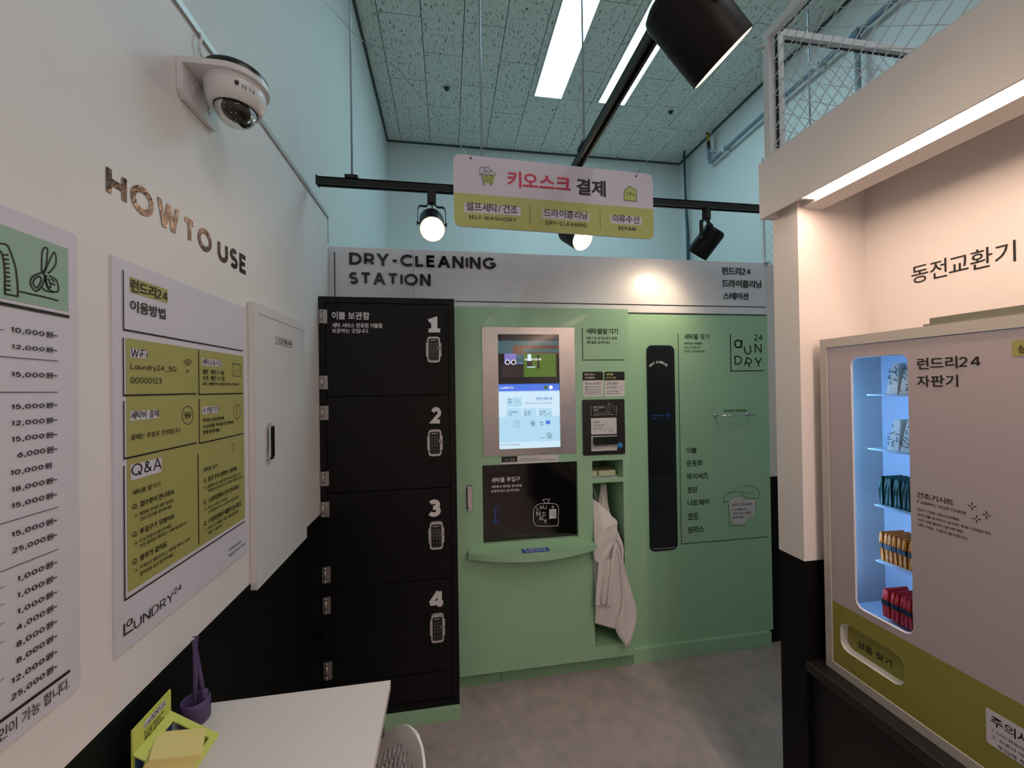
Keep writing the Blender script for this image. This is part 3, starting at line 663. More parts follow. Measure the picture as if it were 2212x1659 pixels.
# wall stickers on kiosk
mb = MB(); a, b = K.p(1256.9, 708.7); a2, b2 = K.p(1347.3, 777.4)
K.rect(mb, a, a+.0045, b2, b, .0008); K.rect(mb, a, a2, b2-.002, b2+.0025, .0008)
text_into(mb, K, '세탁물맡기기', (1266.6, 722), (1334.8, 721.6), 709.6, .014)
text_into(mb, K, '회원 가입 후 접수증과 함께', (1266.6, 734), (1332.3, 733.8), 727.4, .008)
text_into(mb, K, '세탁물을 넣어주세요.', (1266.6, 743), (1318, 742.8), 736.7, .008)
mb.build('lettering', M_inkg, ko)
def card(x0, y0, x1, y1, r, th, m_, nm, f=K, parent=ko, tf=c5, label=None):
    mb = MB(); a0, b1 = f.p(*tf(x0, y0)); a1, b0 = f.p(*tf(x1, y1)); f.rect(mb, a0, a1, b0, b1, th, th=th-.0002, r=r); return mb.build(nm, m_, parent, label=label)
K3 = FY(YK-.0015)
s1 = card(1275, 605, 1514, 890, .008, .0015, M_inkw, 'info_sticker', label='white and black customer centre sticker')
s2 = card(1527, 605, 1763, 888, .008, .0015, M_inkw, 'info_sticker', label='white and black collection hours sticker')
def kt(mb, txt, x0, y1, x1, yt, bold=.012, f=K3, d=.0008, mi=0): text_into(mb, f, txt, c5(x0, y1), c5(x1, y1-1), c5(x0, yt)[1], bold, d, mi)
for s_, xx0, xx1, y1 in ((s1, 1275, 1514, 703), (s2, 1527, 1763, 703)):
    mb = MB(); a0, b1 = K3.p(*c5(xx0, 605)); a1, b0 = K3.p(*c5(xx1, 703)); q = [p for p in rrect(a0, a1, b0, b1, .008)]
    q = [(x, (b0 if y < (b0+b1)/2 else y)) for x, y in q]; q2 = []
    for p_ in q:
        if not q2 or (abs(p_[0]-q2[-1][0])+abs(p_[1]-q2[-1][1])) > 1e-6: q2.append(p_)
    K3.poly(mb, q2, .0004); mb.build('header_band', M_ink, s_)
mb = MB(); kt(mb, '런드리24', 1300, 650, 1422, 624); kt(mb, '고객센터', 1300, 689, 1413, 663); mb.build('lettering', M_inkw, s1)
mb = MB(); kt(mb, '1544-4335', 1302, 755, 1484, 728, .006); kt(mb, '평일 09:00-23:00', 1302, 789, 1484, 772); kt(mb, '주말 10:00-23:00', 1302, 821, 1487, 803); kt(mb, '매장 이용 중 불편사항이 있으시면', 1312, 848, 1478, 840, .004); kt(mb, '고객센터로 연락해 주시기 바랍니다', 1312, 860, 1470, 853, .004)
S(mb, K3, c5, [(1302, 834), (1487, 832), (1487, 868), (1302, 869)], .0007, closed=True, smooth=False); mb.build('lettering', M_ink, s1)
mb = MB(); kt(mb, '세탁물', 1547, 650, 1630, 622); kt(mb, '수거 시간', 1547, 689, 1662, 662); mb.build('lettering', mat('lime_text', (205, 214, 130), .5), s2)
mb = MB(); kt(mb, '23:00-', 1553, 756, 1695, 724, .006); kt(mb, '03:00', 1553, 802, 1672, 771, .006); kt(mb, '수거 시간은 상황에', 1553, 838, 1690, 824); kt(mb, '따라 변동 가능합니다.', 1553, 862, 1712, 850)
for pts in ([(1700, 785), (1715, 765), (1735, 768), (1752, 785), (1740, 795), (1715, 796), (1700, 785)], [(1712, 796), (1716, 826), (1738, 826), (1742, 796)], [(1712, 780), (1730, 785)]): S(mb, K3, c5, pts, .0009)
mb.build('lettering', M_ink, s2)
# receipt / card terminal
rp = card(1270, 930, 1766, 1552, .008, .006, mat('terminal_black', (30, 28, 32), .4), 'payment_panel', label='black receipt and card payment panel')
K6 = FY(YK-.006)
mb = MB()
def k6(txt, x0, y1, x1, yt, bold=.008, m_=0, b_=None): text_into(b_ or mb, K6, txt, c5(x0, y1), c5(x1, y1-1), c5(x0, yt)[1], bold, .0009, m_)
k6('RECEIPT', 1402, 1030, 1535, 1003, .002); k6('접수증', 1402, 1060, 1455, 1041); k6('영수증을 접수증과 함께 꼭 챙겨주세요', 1402, 1107, 1632, 1096, .003)
for pts in ([(1385, 1008), (1373, 1008), (1373, 1105), (1385, 1105)], [(1655, 1003), (1668, 1003), (1668, 1100), (1655, 1100)]): S(mb, K6, c5, pts, .0013, smooth=False)
S(mb, K6, c5, [(1422, 1080), (1615, 1076)], .001); S(mb, K6, c5, [(1422, 1080), (1422, 1088)], .001)
for pts in ([(1582, 952), (1580, 990)], [(1552, 1010), (1550, 1040), (1560, 1062), (1585, 1062)], [(1560, 985), (1575, 985), (1570, 1030)], [(1588, 985), (1605, 975), (1632, 1010), (1642, 1062)], [(1600, 1000), (1598, 1040), (1585, 1045)]): S(mb, K6, c5, pts, .0011)
mb.build('lettering', M_inkw, rp)
mb = MB(); a0, b1 = K6.p(*c5(1373, 1143)); a1, b0 = K6.p(*c5(1670, 1322)); K6.rect(mb, a0, a1, b0, b1, .0016, th=.0014); a0, b1 = K6.p(*c5(1376, 1350)); a1, b0 = K6.p(*c5(1673, 1512)); K6.rect(mb, a0, a1, b0, b1, .0016, th=.0014)
mb.build('plate', M_inkw, rp)
mb = MB(); K6d = FY(YK-.0077); old = K6; K6 = K6d
k6('접수증이', 1397, 1200, 1477, 1178); k6('나오지 않나요?', 1397, 1234, 1530, 1212); k6('프린터 용지를 확인해주세요', 1397, 1258, 1524, 1249, .004); k6('고객센터로 문의', 1397, 1276, 1502, 1267, .004)
k6('CREDIT CARD', 1390, 1478, 1568, 1456, .001); k6('신용카드 / 삼성페이', 1390, 1498, 1502, 1486, .004)
S(mb, K6, c5, [(1558, 1175), (1558, 1245), (1645, 1245), (1645, 1175)], .0009, smooth=False)
for pts in ([(1562, 1262), (1575, 1290), (1600, 1304)], [(1645, 1262), (1632, 1290), (1615, 1304)], [(1588, 1262), (1600, 1275), (1612, 1262), (1618, 1285), (1600, 1292), (1588, 1280), (1588, 1262)], [(1545, 1185), (1545, 1215)], [(1535, 1200), (1555, 1200)], [(1538, 1278), (1538, 1302)], [(1528, 1290), (1550, 1290)]): S(mb, K6, c5, pts, .001)
S(mb, K6, c5, [(1630+26*math.cos(t*.5236), 1470+26*math.sin(t*.5236)) for t in range(12)], .001, closed=True)
for pts in ([(1618, 1470), (1632, 1455), (1632, 1485), (1618, 1470)], [(1640, 1460), (1650, 1480)], [(1646, 1455), (1658, 1484)]): S(mb, K6, c5, pts, .001, smooth=False)
mb.build('lettering', M_ink, rp)
a0, b1 = K6.p(*c5(1392, 1358)); a1, b0 = K6.p(*c5(1672, 1438))
rd = MB(); K6.rect(rd, a0, a1, b0, b1, .022, th=.022, r=.008); K6.rect(rd, a0+.006, a1-.004, b1-.012, b1-.004, .026, th=.004, r=.003); rd.build('card_reader', M_blackpl, rp, label='black card reader slot')
mb = MB(); K6.poly(mb, [K6.p(*c5(1708+32*math.cos(t/12*math.pi), 1455+34*math.sin(t/12*math.pi))) for t in range(24)][::-1], .0012); K6.poly(mb, [K6.p(*c5(x, y)) for x, y in ((1690, 1480), (1725, 1478), (1700, 1500))], .0012); mb.build('sticker', mat('sky_blue', (58, 130, 205), .5), rp)
mb = MB(); k6('NFC', 1690, 1452, 1726, 1440, .01); k6('PAY', 1692, 1470, 1726, 1458, .01); mb.build('lettering', M_inkw, rp)
K6 = old
# long sticker under the screen
s3 = card(342, 1586, 1000, 1646, .004, .0012, M_inkw, 'info_sticker', label='long slim instruction sticker')
mb = MB(); a0, b1 = K3.p(*c5(342, 1588)); a1, b0 = K3.p(*c5(522, 1646)); K3.rect(mb, a0, a1, b0, b1, .0003); mb.build('header_band', M_ink, s3)
mb = MB(); kt(mb, '수선 요청', 438, 1620, 495, 1608); kt(mb, '상품 접수', 438, 1640, 495, 1628); S(mb, K3, c5, [(368, 1612), (385, 1640), (400, 1608), (410, 1642)], .001); S(mb, K3, c5, [(412, 1608), (425, 1640)], .001); mb.build('lettering', M_inkw, s3)
mb = MB(); kt(mb, '화면에 처음 이용방법 안내를 꼭 확인 하시고', 540, 1614, 785, 1603, .006); kt(mb, '(서비스이용요금은 신용카드로 결제됩니다) 접수 후 세탁물과 함께 넣어주세요!', 540, 1632, 972, 1620, .006); mb.build('lettering', M_ink, s3)
# latch handle
a0, b1 = K.p(1007.6, 1048.7); a1, b0 = K.p(1020.6, 1101.4)
lt = MB(); K.rect(lt, a0, a1, b0, b1, .004, th=.004, r=.003); lt = lt.build('latch', M_blackpl, ko)
mb = MB(); K.rect(mb, a0+.005, a1-.002, b0+.001, b1-.004, .016, th=.01, r=.006); K.rect(mb, a0+.002, a1-.001, b1-.012, b1-.002, .012, th=.008, r=.003); mb.lathe([(.006, 0), (.006, .003), (.0001, .003)], 12, xf=Matrix.Translation(K.w(a0+.013, b0+.018, .016)) @ Matrix.Rotation(math.pi/2, 4, 'X')); mb.build('latch_handle', M_chrome, lt, label='chrome lever')
# kick plinth under kiosk
j1, j2 = FY(2.163).p(1083, 1460)[0], FY(2.163).p(1339, 1430)[0]
t = thing('kick_plinth', 'dark green recessed kick plinth under the kiosk in three lengths', 'plinth', ((kx0+kx1)/2, 2.17, 0))
for a, b in ((kx0, j1-.001), (j1+.001, j2-.001), (j2+.001, 1.028)): MB().box(a, b, 2.163, 2.175, 0, .0845).build('plinth_board', M_greend, t)

# things in the niche
ln = MB().box(nx0+.005, nx1-.035, YK+.004, YK+.05, zsh, zsh+.001).build('notice_strip', M_poster, None, label='small printed paper strip on the niche shelf edge', cat='notice', at=(nx0, YK, zsh))
FZs = FZ(zsh+.001); mb = MB(); fit(mb, FZs, *glyphs('수선 신청서', .01), (min(v.x for v in glyphs('수선 신청서', .01)[0]), max(v.x for v in glyphs('수선 신청서', .01)[0]), -.2, .9), nx0+.05, nx1-.06, YK+.012, YK+.036, .0005); mb.build('lettering', M_ink, ln)
for k, (xx, lb) in enumerate(((nx0+.0, 'cream paper slip pad on the niche shelf, left and half hidden'), (nx0+.062, 'cream paper slip pad on the niche shelf, right and whole'))):
    t = thing('slip_pad', lb, 'notepad', (xx+.04, YK+.12, zsh), 'paper slip pads in the kiosk niche')
    MB().box(xx+.002, xx+.056 if k == 0 else xx+.105, YK+.07, YK+.20, zsh, zsh+.028, bev=.001).build('pad', M_cream, t)
    MB().box(xx+.008, xx+.05 if k == 0 else xx+.095, YK+.08, YK+.19, zsh+.028, zsh+.0295).build('top_slip', mat('olive_slip', (160, 150, 104), .6), t, label='printed olive top slip')
def unp(px, py, y): return FY(y).wp(px, py)
def cN(x, y): return (1240+x/3.77, 980+y/3.77)
def sheet(name, left, right, parent, m_, nu=12, nv=26, amp=.006, ph=0.0, label=None, fold=3):
    """left/right: lists of (cropx, cropy, depth y) down the two edges of a hanging cloth"""
    def samp(L, t):
        k = t*(len(L)-1); i = min(int(k), len(L)-2); f = k-i
        p = [Vector((*cN(q[0], q[1]), q[2])) for q in (L[max(i-1, 0)], L[i], L[i+1], L[min(i+2, len(L)-1)])]
        a, b, c, d = p
        return 0.5*((2*b)+(c-a)*f+(2*a-5*b+4*c-d)*f*f+(3*b-3*c+d-a)*f**3)
    mb = MB(); vs = []
    for j in range(nv+1):
        t = j/nv; l = samp(left, t); r = samp(right, t)
        for i in range(nu+1):
            s_ = i/nu; q = l.lerp(r, s_); 
            y = q.z+amp*math.sin(s_*math.pi*fold+ph+t*2.2)*min(1, t*3+.2)+amp*.4*math.sin(t*17+s_*5+ph)
            vs.append(unp(q.x, q.y, y))
    fs = [(j*(nu+1)+i, (j+1)*(nu+1)+i, (j+1)*(nu+1)+i+1, j*(nu+1)+i+1) for j in range(nv) for i in range(nu)]
    mb.add(vs, fs, 0, True); o = mb.build(name, m_, parent, label=label)
    md = o.modifiers.new('thick', 'SOLIDIFY'); md.thickness = .0012
    return o
bagA = thing('laundry_bag', 'white cloth laundry bag hanging in the niche, reaching lowest and swinging out right', 'laundry bag', unp(*cN(300, 1200), YK), 'white cloth bags hanging in the kiosk niche')
bagB = thing('laundry_bag', 'white cloth laundry bag hanging in front with loose ribbon ends', 'laundry bag', unp(*cN(230, 900), YK-.01), 'white cloth bags hanging in the kiosk niche')
sheet('back_fold', [(225, 240, 2.26), (200, 390, 2.22), (190, 600, 2.15), (330, 800, 2.1), (380, 1050, 2.08), (385, 1250, 2.07), (335, 1425, 2.07), (428, 1578, 2.06)],
      [(265, 240, 2.27), (285, 450, 2.24), (345, 600, 2.18), (405, 770, 2.11), (405, 880, 2.10), (460, 1090, 2.09), (515, 1325, 2.08), (440, 1580, 2.06)], bagA, M_cloth, amp=.006, fold=3, label='outer white fold')
sheet('front_fold', [(160, 600, 2.16), (160, 900, 2.11), (172, 1200, 2.10), (168, 1382, 2.10)], [(350, 620, 2.15), (355, 800, 2.10), (398, 1150, 2.08), (338, 1430, 2.08)], bagA, M_cloth, amp=.004, fold=2, ph=1)
sheet('neck_fold', [(218, 245, 2.25), (212, 330, 2.23), (205, 470, 2.2), (240, 620, 2.17)], [(262, 245, 2.25), (250, 330, 2.23), (275, 430, 2.2), (325, 560, 2.17)], bagA, M_cloth, amp=.004, fold=3)
sheet('upper_fold', [(152, 370, 2.17), (158, 520, 2.13), (162, 720, 2.09), (185, 885, 2.075)], [(212, 395, 2.17), (300, 500, 2.12), (352, 590, 2.08), (235, 890, 2.07)], bagB, M_cloth, amp=.007, fold=2.2, ph=.6)
sheet('wrap_fold', [(228, 600, 2.085), (160, 740, 2.08), (165, 860, 2.075), (205, 890, 2.07)], [(350, 575, 2.075), (345, 680, 2.07), (285, 800, 2.065), (238, 890, 2.065)], bagB, M_cloth, amp=.005, fold=2, ph=2)
sheet('ribbon_end', [(200, 885, 2.066), (190, 1000, 2.06), (180, 1120, 2.06), (172, 1238, 2.06)], [(240, 880, 2.066), (232, 1000, 2.06), (222, 1120, 2.06), (213, 1238, 2.06)], bagB, M_cloth, nu=5, amp=.002, fold=1)
sheet('middle_fold', [(240, 870, 2.075), (225, 1000, 2.07), (222, 1120, 2.07), (218, 1230, 2.07)], [(330, 850, 2.07), (305, 980, 2.065), (285, 1110, 2.065), (270, 1230, 2.07)], bagB, M_cloth, nu=8, amp=.004, fold=2, ph=.3)
sheet('ribbon_end', [(330, 700, 2.068), (300, 900, 2.06), (282, 1080, 2.058), (266, 1245, 2.056)], [(358, 740, 2.065), (330, 900, 2.058), (310, 1080, 2.055), (315, 1240, 2.054)], bagB, M_cloth, nu=5, amp=.002, fold=1)
sheet('side_fold', [(345, 700, 2.09), (385, 760, 2.085), (385, 960, 2.08), (395, 1120, 2.08)], [(352, 625, 2.1), (403, 760, 2.09), (398, 900, 2.085), (400, 1130, 2.08)], bagB, M_cloth, nu=5, amp=.003, fold=1)
mb = MB(); pts = [unp(*cN(x, y), d) for x, y, d in ((152, 245, 2.2), (158, 300, 2.19), (172, 345, 2.18), (202, 392, 2.16))]; mb.tube(pts, .006, 6)
t_ = mb.build('drawstring', mat('black_white_cord', (170, 170, 168), .6, var=.9, vscale=120), bagB, label='black and white patterned drawstring')
mb = MB(); fr = FY(2.24); fr.poly(mb, [fr.p(*cN(x, y)) for x, y in ((358, 570), (368, 545), (385, 580), (388, 690), (385, 705), (356, 640))], 0, th=.004)
mb.build('hook', M_blackpl, None, label='small black hook plate on the niche side wall', cat='hook')

# ---- pick-up cabinet
YC = 2.185; C_ = FY(YC)
pc = thing('pick_up_cabinet', 'green laundry pick-up cabinet with tall black slot and printed list', 'cabinet', (1.49, YC, 0))
cx0, cx1 = 1.030, 1.956
MB().box(1.0105, cx1, YC, YC+.012, .084, 2.0225).build('front_panel', M_green, pc)
MB().box(1.012, cx1, YC+.012, YC+.38, .084, 2.0215).build('carcass', M_green, pc)
MB().box(1.030, 1.926, 2.163, YC+.012, 0, .0838, bev=.002).build('plinth', M_green, pc)
mb = MB()
for q in ((1428.5, 1406), (1509.3, 1395), (1587, 1385), (1662, 1375)):
    a, b = FY(2.163).p(*q); mb.lathe([(.0045, 0), (.004, .002), (.0001, .0025)], 8, xf=Matrix.Translation((a, 2.163, b)) @ Matrix.Rotation(math.pi/2, 4, 'X'))
mb.build('screws', M_chrome, pc, kind='stuff')
MB().box(1.016, 1.95, YC-.003, YC+.001, 2.0165, 2.0225).build('edge_strip', M_inkg, pc)
def c7(x, y): return (1360+x/3.19, 680+y/3.19)
a0, b1 = C_.p(1395.5, 745.8); a1, b0 = C_.p(1464, 1187)
mb = MB(); ro = rrect(a0, a1, b0, b1, .035, 7); ri = rrect(a0+.004, a1-.004, b0+.004, b1-.004, .032, 7)
nn = len(ro)
mb.add([C_.w(x, y, .002) for x, y in ro]+[C_.w(x, y, .002) for x, y in ri], [(i, (i+1) % nn, nn+(i+1) % nn, nn+i) for i in range(nn)])
mb.add([C_.w(x, y, .002) for x, y in ro]+[C_.w(x, y, 0) for x, y in ro], [(i, nn+i, nn+(i+1) % nn, (i+1) % nn) for i in range(nn)])
slot = mb.build('slot_frame', mat('slot_rim', (40, 44, 42), .25, coat=.4), pc)
mb = MB(); C_.rect(mb, a0+.003, a1-.003, b0+.003, b1-.003, .0008, r=.033); 
dm, _ = C_.p(1452.5, 900); C_.rect(mb, a0+.006, dm, b0+.25+.2, b1-.02, .0012, r=.02, mi=1); mb.build('slot_door', [M_blackgl, mat('slot_door_black', (13, 14, 18), .2)], pc, label='black glass sliding door')
mb = MB(); C_.stroke(mb, [C_.p(1411, 1185.5), C_.p(1430, 1184.5), C_.p(1458, 1182.5)], .003, .0025); mb.build('lower_edge_line', M_silver, pc)  # thin silver line drawn along the bottom edge of the slot
mb = MB(); word = 'WAIT A MINUTE'; ac, bc = C_.p(*c7(200, 408))
R_ = abs(C_.p(*c7(200, 325))[1]-bc)
for i, ch in enumerate(word):
    if ch == ' ': continue
    th_ = math.radians(46-92*i/(len(word)-1)); v2, f2 = glyphs(ch, .02); x0 = min(v.x for v in v2); x1 = max(v.x for v in v2)
    hh = .0145; ww = hh*(x1-x0)/.72; ww = max(ww, .003); ca = ac-R_*math.sin(th_); cb = bc+R_*math.cos(th_)
    fit(mb, C_, v2, f2, (x0, x1, min(v.y for v in v2), max(v.y for v in v2)), ca-ww/2, ca+ww/2, cb-hh/2, cb+hh/2, .0016, rot=th_)
mb.build('lettering', M_inkw, pc)
mb = MB(); S(mb, C_, c7, [(148, 694), (276, 693)], .0035, d=.0018); S(mb, C_, c7, [(253, 673), (278, 693), (257, 713)], .0035, smooth=False, d=.0018); text_into(mb, C_, 'OPEN', c7(148, 721), c7(195, 720), c7(148, 710)[1], 0, .0018); mb.build('arrow', M_blue, pc)
mb = MB()
C_.stroke(mb, [C_.p(1464.6, 721), C_.p(1471.8, 1175.5)], .0035, smooth=False); C_.stroke(mb, [C_.p(1471.8, 1175), C_.p(1656.9, 1159.5)], .004, smooth=False)
C_.stroke(mb, [C_.p(1577.5, 722.3), C_.p(1578.8, 801.8)], .006, smooth=False); C_.stroke(mb, [C_.p(1577.5, 801.6), C_.p(1648.6, 800.6)], .006, smooth=False)
ct = lambda s_, L, R, T, b=.012: text_into(mb, C_, s_, L, R, T, b)
ct('세탁물 찾기', (1477.6, 733.8), (1532.4, 733.8), 721, .008)
ct('좌측에서 세탁물이', (1477.6, 744.7), (1517.4, 744.7), 739.3, .004); ct('나오고 있습니다', (1477.6, 753), (1512.7, 753), 747.8, .004); ct('잠시만 기다려주세요.', (1477.6, 761.8), (1523.6, 761.5), 756.4, .004)
for s_, L, R, T, rot in (('24', (1628.1, 735.2), (1646.8, 735.2), 722.5, 0), ('a', (1585.4, 752.6), (1603.7, 752.6), 733.1, -.1), ('U', (1607.9, 766), (1623, 766), 747, .2), ('N', (1629.7, 761.9), (1645.7, 761.9), 742.9, 0), ('D', (1586.6, 787.6), (1602.9, 787.6), 768.6, 0), ('R', (1609.5, 792.5), (1623.5, 792.5), 773, -.35), ('Y', (1629.7, 791.7), (1646.8, 791.7), 773, 0)):
    text_into(mb, C_, s_, L, R, T, .004 if s_ != '24' else .012, rot=rot)
for s_, L, R, T in (('이불', (1482.3, 979.4), (1505, 979.4), 966.8), ('운동화', (1482.9, 1007.6), (1517.7, 1006.5), 994.4), ('와이셔츠', (1483.2, 1036.4), (1529.9, 1034.5), 1022), ('정장', (1484.5, 1065.6), (1506.7, 1064.5), 1052), ('니트웨어', (1485.4, 1093), (1531.5, 1091), 1079.7), ('코트', (1485.4, 1123), (1508.9, 1121.5), 1109.5), ('원피스', (1486, 1151.8), (1520.8, 1149.5), 1137.7)): ct(s_, L, R, T, .01)
ct('여기에 잠시 걸어두세요', (1563.8, 890), (1613.3, 889.6), 884.4, .01)
w = .0024
for pts in ([(648, 1292), (646, 1262), (665, 1238), (700, 1225), (740, 1220), (775, 1232), (795, 1262)], [(648, 1292), (675, 1288), (700, 1265), (730, 1258)], [(765, 1200), (800, 1180), (850, 1182), (885, 1205), (893, 1245), (880, 1272), (860, 1262), (830, 1268), (800, 1262)], [(770, 1212), (815, 1232), (858, 1208)], [(680, 1305), (684, 1380), (688, 1440), (700, 1455), (760, 1452), (800, 1448)], [(868, 1285), (866, 1330)]):
    S(mb, C_, c7, pts, w)
for ch, x, y, rt in (('L', 697, 1218, .5), ('E', 710, 1209, .35), ('T', 724, 1201, .2), ("'", 735, 1193, .1), ('S', 745, 1196, 0)):
    v2, f2 = glyphs(ch, .004); ca, cb = C_.p(*c7(x, y)); hh = .0085 if ch != "'" else .003; ww = .006 if ch != "'" else .0015
    fit(mb, C_, v2, f2, (min(v.x for v in v2), max(v.x for v in v2), min(v.y for v in v2), max(v.y for v in v2)), ca-ww/2, ca+ww/2, cb-hh/2, cb+hh/2, .001, rot=rt)
mb.build('lettering', M_inkg, pc)
mb = MB(); C_.poly(mb, [C_.p(*c7(x, y)) for x, y in ((686, 1272), (720, 1258), (760, 1254), (778, 1270), (820, 1274), (866, 1274), (862, 1330), (856, 1390), (812, 1402), (796, 1440), (712, 1440), (700, 1400), (686, 1330))], .0014); mb.build('print_patch', mat('pale_print', (214, 212, 214), .5), pc)
mb = MB(); text_into(mb, C_, 'DRY-CLEANING', c7(703, 1320), c7(847, 1309), c7(703, 1304)[1], .015, .002); text_into(mb, C_, '드라이클리닝이', c7(706, 1354), c7(808, 1345), c7(706, 1337)[1], .005, .002); text_into(mb, C_, '가능한 모든 의류를', c7(708, 1380), c7(832, 1370), c7(708, 1363)[1], .005, .002); text_into(mb, C_, '맡겨주세요!', c7(710, 1408), c7(786, 1400), c7(710, 1391)[1], .005, .002); mb.build('lettering', M_ink, pc)
# towel bar
a0, b0 = FY(YC-.055).p(1556, 898); a1, b1 = FY(YC-.055).p(1630, 896.5); zb = (b0+b1)/2
t = thing('garment_rail', 'short chrome garment rail on the green pick-up cabinet', 'rail', ((a0+a1)/2, YC-.03, zb-.01))
MB().tube([(a0, YC-.055, zb), (a1, YC-.055, zb)], .005, 12).build('bar', M_chrome, t)
for x in (a0+.006, a1-.006): MB().box(x-.005, x+.005, YC-.055, YC-.002, zb-.003, zb+.003, bev=.001).lathe([(.011, 0), (.011, .004), (.0001, .004)], 14, xf=Matrix.Translation((x, YC, zb)) @ Matrix.Rotation(math.pi/2, 4, 'X')).build('bracket', M_chrome, t)

# ================================================================== BLACK LOCKER
YLk = 1.965; LK = FY(YLk); LD = FY(YLk+.004)
lk = thing('bedding_locker', 'tall black four-door bedding locker left of the green kiosk', 'locker', (-.28, YLk, .07))
lx0, lx1, lz0, lz1 = XL+.002, .0365, .068, 2.033
dx0, dx1 = -.559, .0075
zs_ = [2.006, 1.566, 1.1165, .677, .2335, .100]
MB().plate(lx0, lx1, lz0, lz1, [(dx0, dx1, zs_[5], zs_[0])], YLk, YLk+.02).box(lx0, lx0+.01, YLk+.02, YLk+.15, lz0, lz1).box(lx1-.01, lx1, YLk+.02, YLk+.15, lz0, lz1).box(lx0+.01, lx1-.01, YLk+.02, YLk+.15, lz1-.01, lz1).box(lx0+.01, lx1-.01, YLk+.02, YLk+.15, lz0, lz0+.01).build('carcass', M_locker, lk)
MB().box(lx0+.01, lx1-.01, YLk+.022, YLk+.03, lz0+.01, lz1-.01).build('light_stop', M_dark, lk)  # dark sheet added right behind the doors, blocks light through their gaps
hy = [((668.5, 699), (811.6, 841)), ((876.8, 907), (1018.8, 1049.3)), ((1084.5, 1115.9), (1225, 1257.9)), ((1290.8, 1324.3), (1431, 1466))]
hxs = [((687.5, 707), (689, 708.3)), ((690, 709.9), (691.8, 710.9)), ((692.3, 711.7), (696, 714.2)), ((697.6, 714.2), (699.8, 717.4))]
nums = [((923.5, 951), (682.9, 718.2)), ((926.7, 953.2), (879.2, 915)), ((925.5, 952.2), (1078.6, 1116.2)), ((926.5, 957.2), (1275, 1311))]
locks = [(920, 953.7, 728, 783.2), (922.7, 956.6, 928.3, 983.5), (925.5, 960, 1127.8, 1183.3), (928.7, 961.6, 1326.8, 1382.6)]
for i in range(4):
    dr = MB().box(dx0+.0015, dx1-.0015, YLk+.004, YLk+.019, zs_[i+1]+.0025, zs_[i]-.0015, bev=.0015).build('door', M_locker, lk, label='locker door numbered %d' % (i+1))
    ts = [('%d' % (i+1), (nums[i][0][0], nums[i][1][1]), (nums[i][0][1], nums[i][1][1]), nums[i][1][0], .044 if i == 3 else .054)]
    if i == 0: ts += [('이불 보관함', (717, 690.6), (798.5, 690.3), 673.5, .018), ('세탁 서비스 완료된 이불을', (717.6, 708), (826.4, 708.6), 697.5, .01), ('보관하는 곳입니다.', (717.6, 719.6), (796.6, 719.6), 709.8, .01)]
    mb = MB()
    for j_, q in enumerate(ts): text_into(mb, LD, *q, big1=(j_ == 0))
    mb.build('lettering', M_inkw, dr)
    for k in range(2):
        a0, b1 = LK.p(hxs[i][k][0], hy[i][k][0]); a1, b0 = LK.p(hxs[i][k][1], hy[i][k][1]); h = b1-b0; mb = MB()
        mb.box(a0, a0+.006, YLk-.004, YLk, b0, b1); mb.box(a0+.020, a1, YLk-.005, YLk+.004, b0, b1)
        for (c, d) in ((0, .2), (.2, .8), (.8, 1)): mb.tube([(a0+.013, YLk-.006, b0+h*c+.0006), (a0+.013, YLk-.006, b0+h*d-.0006)], .0065, 12)
        mb.build('hinge', M_hinge, dr)
    x0, x1, y0, y1 = locks[i]; a0, b1 = LK.p(x0, y0); a1, b0 = LK.p(x1, y1); mb = MB(); LF = FY(YLk+.004)
    aw = a1-a0; bh = b1-b0; cx = (a0+a1)/2; cz = (b0+b1)/2
    LF.poly(mb, rrect(cx-aw*.42, cx+aw*.42, b0, b1, aw*.2), .018, th=.018, mi=0)
    LF.poly(mb, rrect(cx-aw*.5, cx+aw*.5, cz-bh*.27, cz+bh*.27, .003), .013, th=.013, mi=0)
    LF.poly(mb, rrect(cx-aw*.33, cx+aw*.33, b0+bh*.08, b1-bh*.07, aw*.12), .0186, mi=1)
    for r in range(4):
        for c in range(3): LF.poly(mb, rrect(cx+(c-1)*aw*.175-.0022, cx+(c-1)*aw*.175+.0022, cz+bh*(.22-.105*r)-.003, cz+bh*(.22-.105*r)+.003, .001, 2), .0190, mi=2)
    for c in range(3): LF.poly(mb, rrect(cx+(c-1)*aw*.2-.002, cx+(c-1)*aw*.2+.002, cz-bh*.25-.0015, cz-bh*.25+.0015, .0006, 2), .0190, mi=2)
    LF.rect(mb, cx-aw*.2, cx+aw*.04, cz+bh*.345, cz+bh*.375, .019, mi=0); LF.rect(mb, cx+aw*.05, cx+aw*.2, cz+bh*.345, cz+bh*.375, .019, mi=3)
    mb.lathe([(.0085, 0), (.0085, .006), (.006, .008), (.0001, .008)], 16, xf=Matrix.Translation(LF.w(cx+aw*.36, cz+bh*.05, .016)) @ Matrix.Rotation(math.pi/2, 4, 'X'), mi=3)
    mb.build('keypad_lock', [M_silver, M_blackgl, mat('keypad_grey', (130, 132, 136), .5), mat('lock_sensor', (150, 146, 140), .3)], dr)
MB().box(dx0+.0015, dx1-.0015, YLk+.004, YLk+.019, zs_[5]+.0015, zs_[4]-.0015, bev=.0015).build('kick_panel', M_locker, lk)
t = thing('locker_plinth', 'pale green screwed plinth under the black locker', 'plinth', (-.28, 1.955, 0))
MB().box(lx0, .042, 1.955, 1.975, 0, .0675, bev=.0015).box(lx0, .030, 1.975, 2.11, 0, .06).build('plinth_board', M_green, t)
mb = MB()
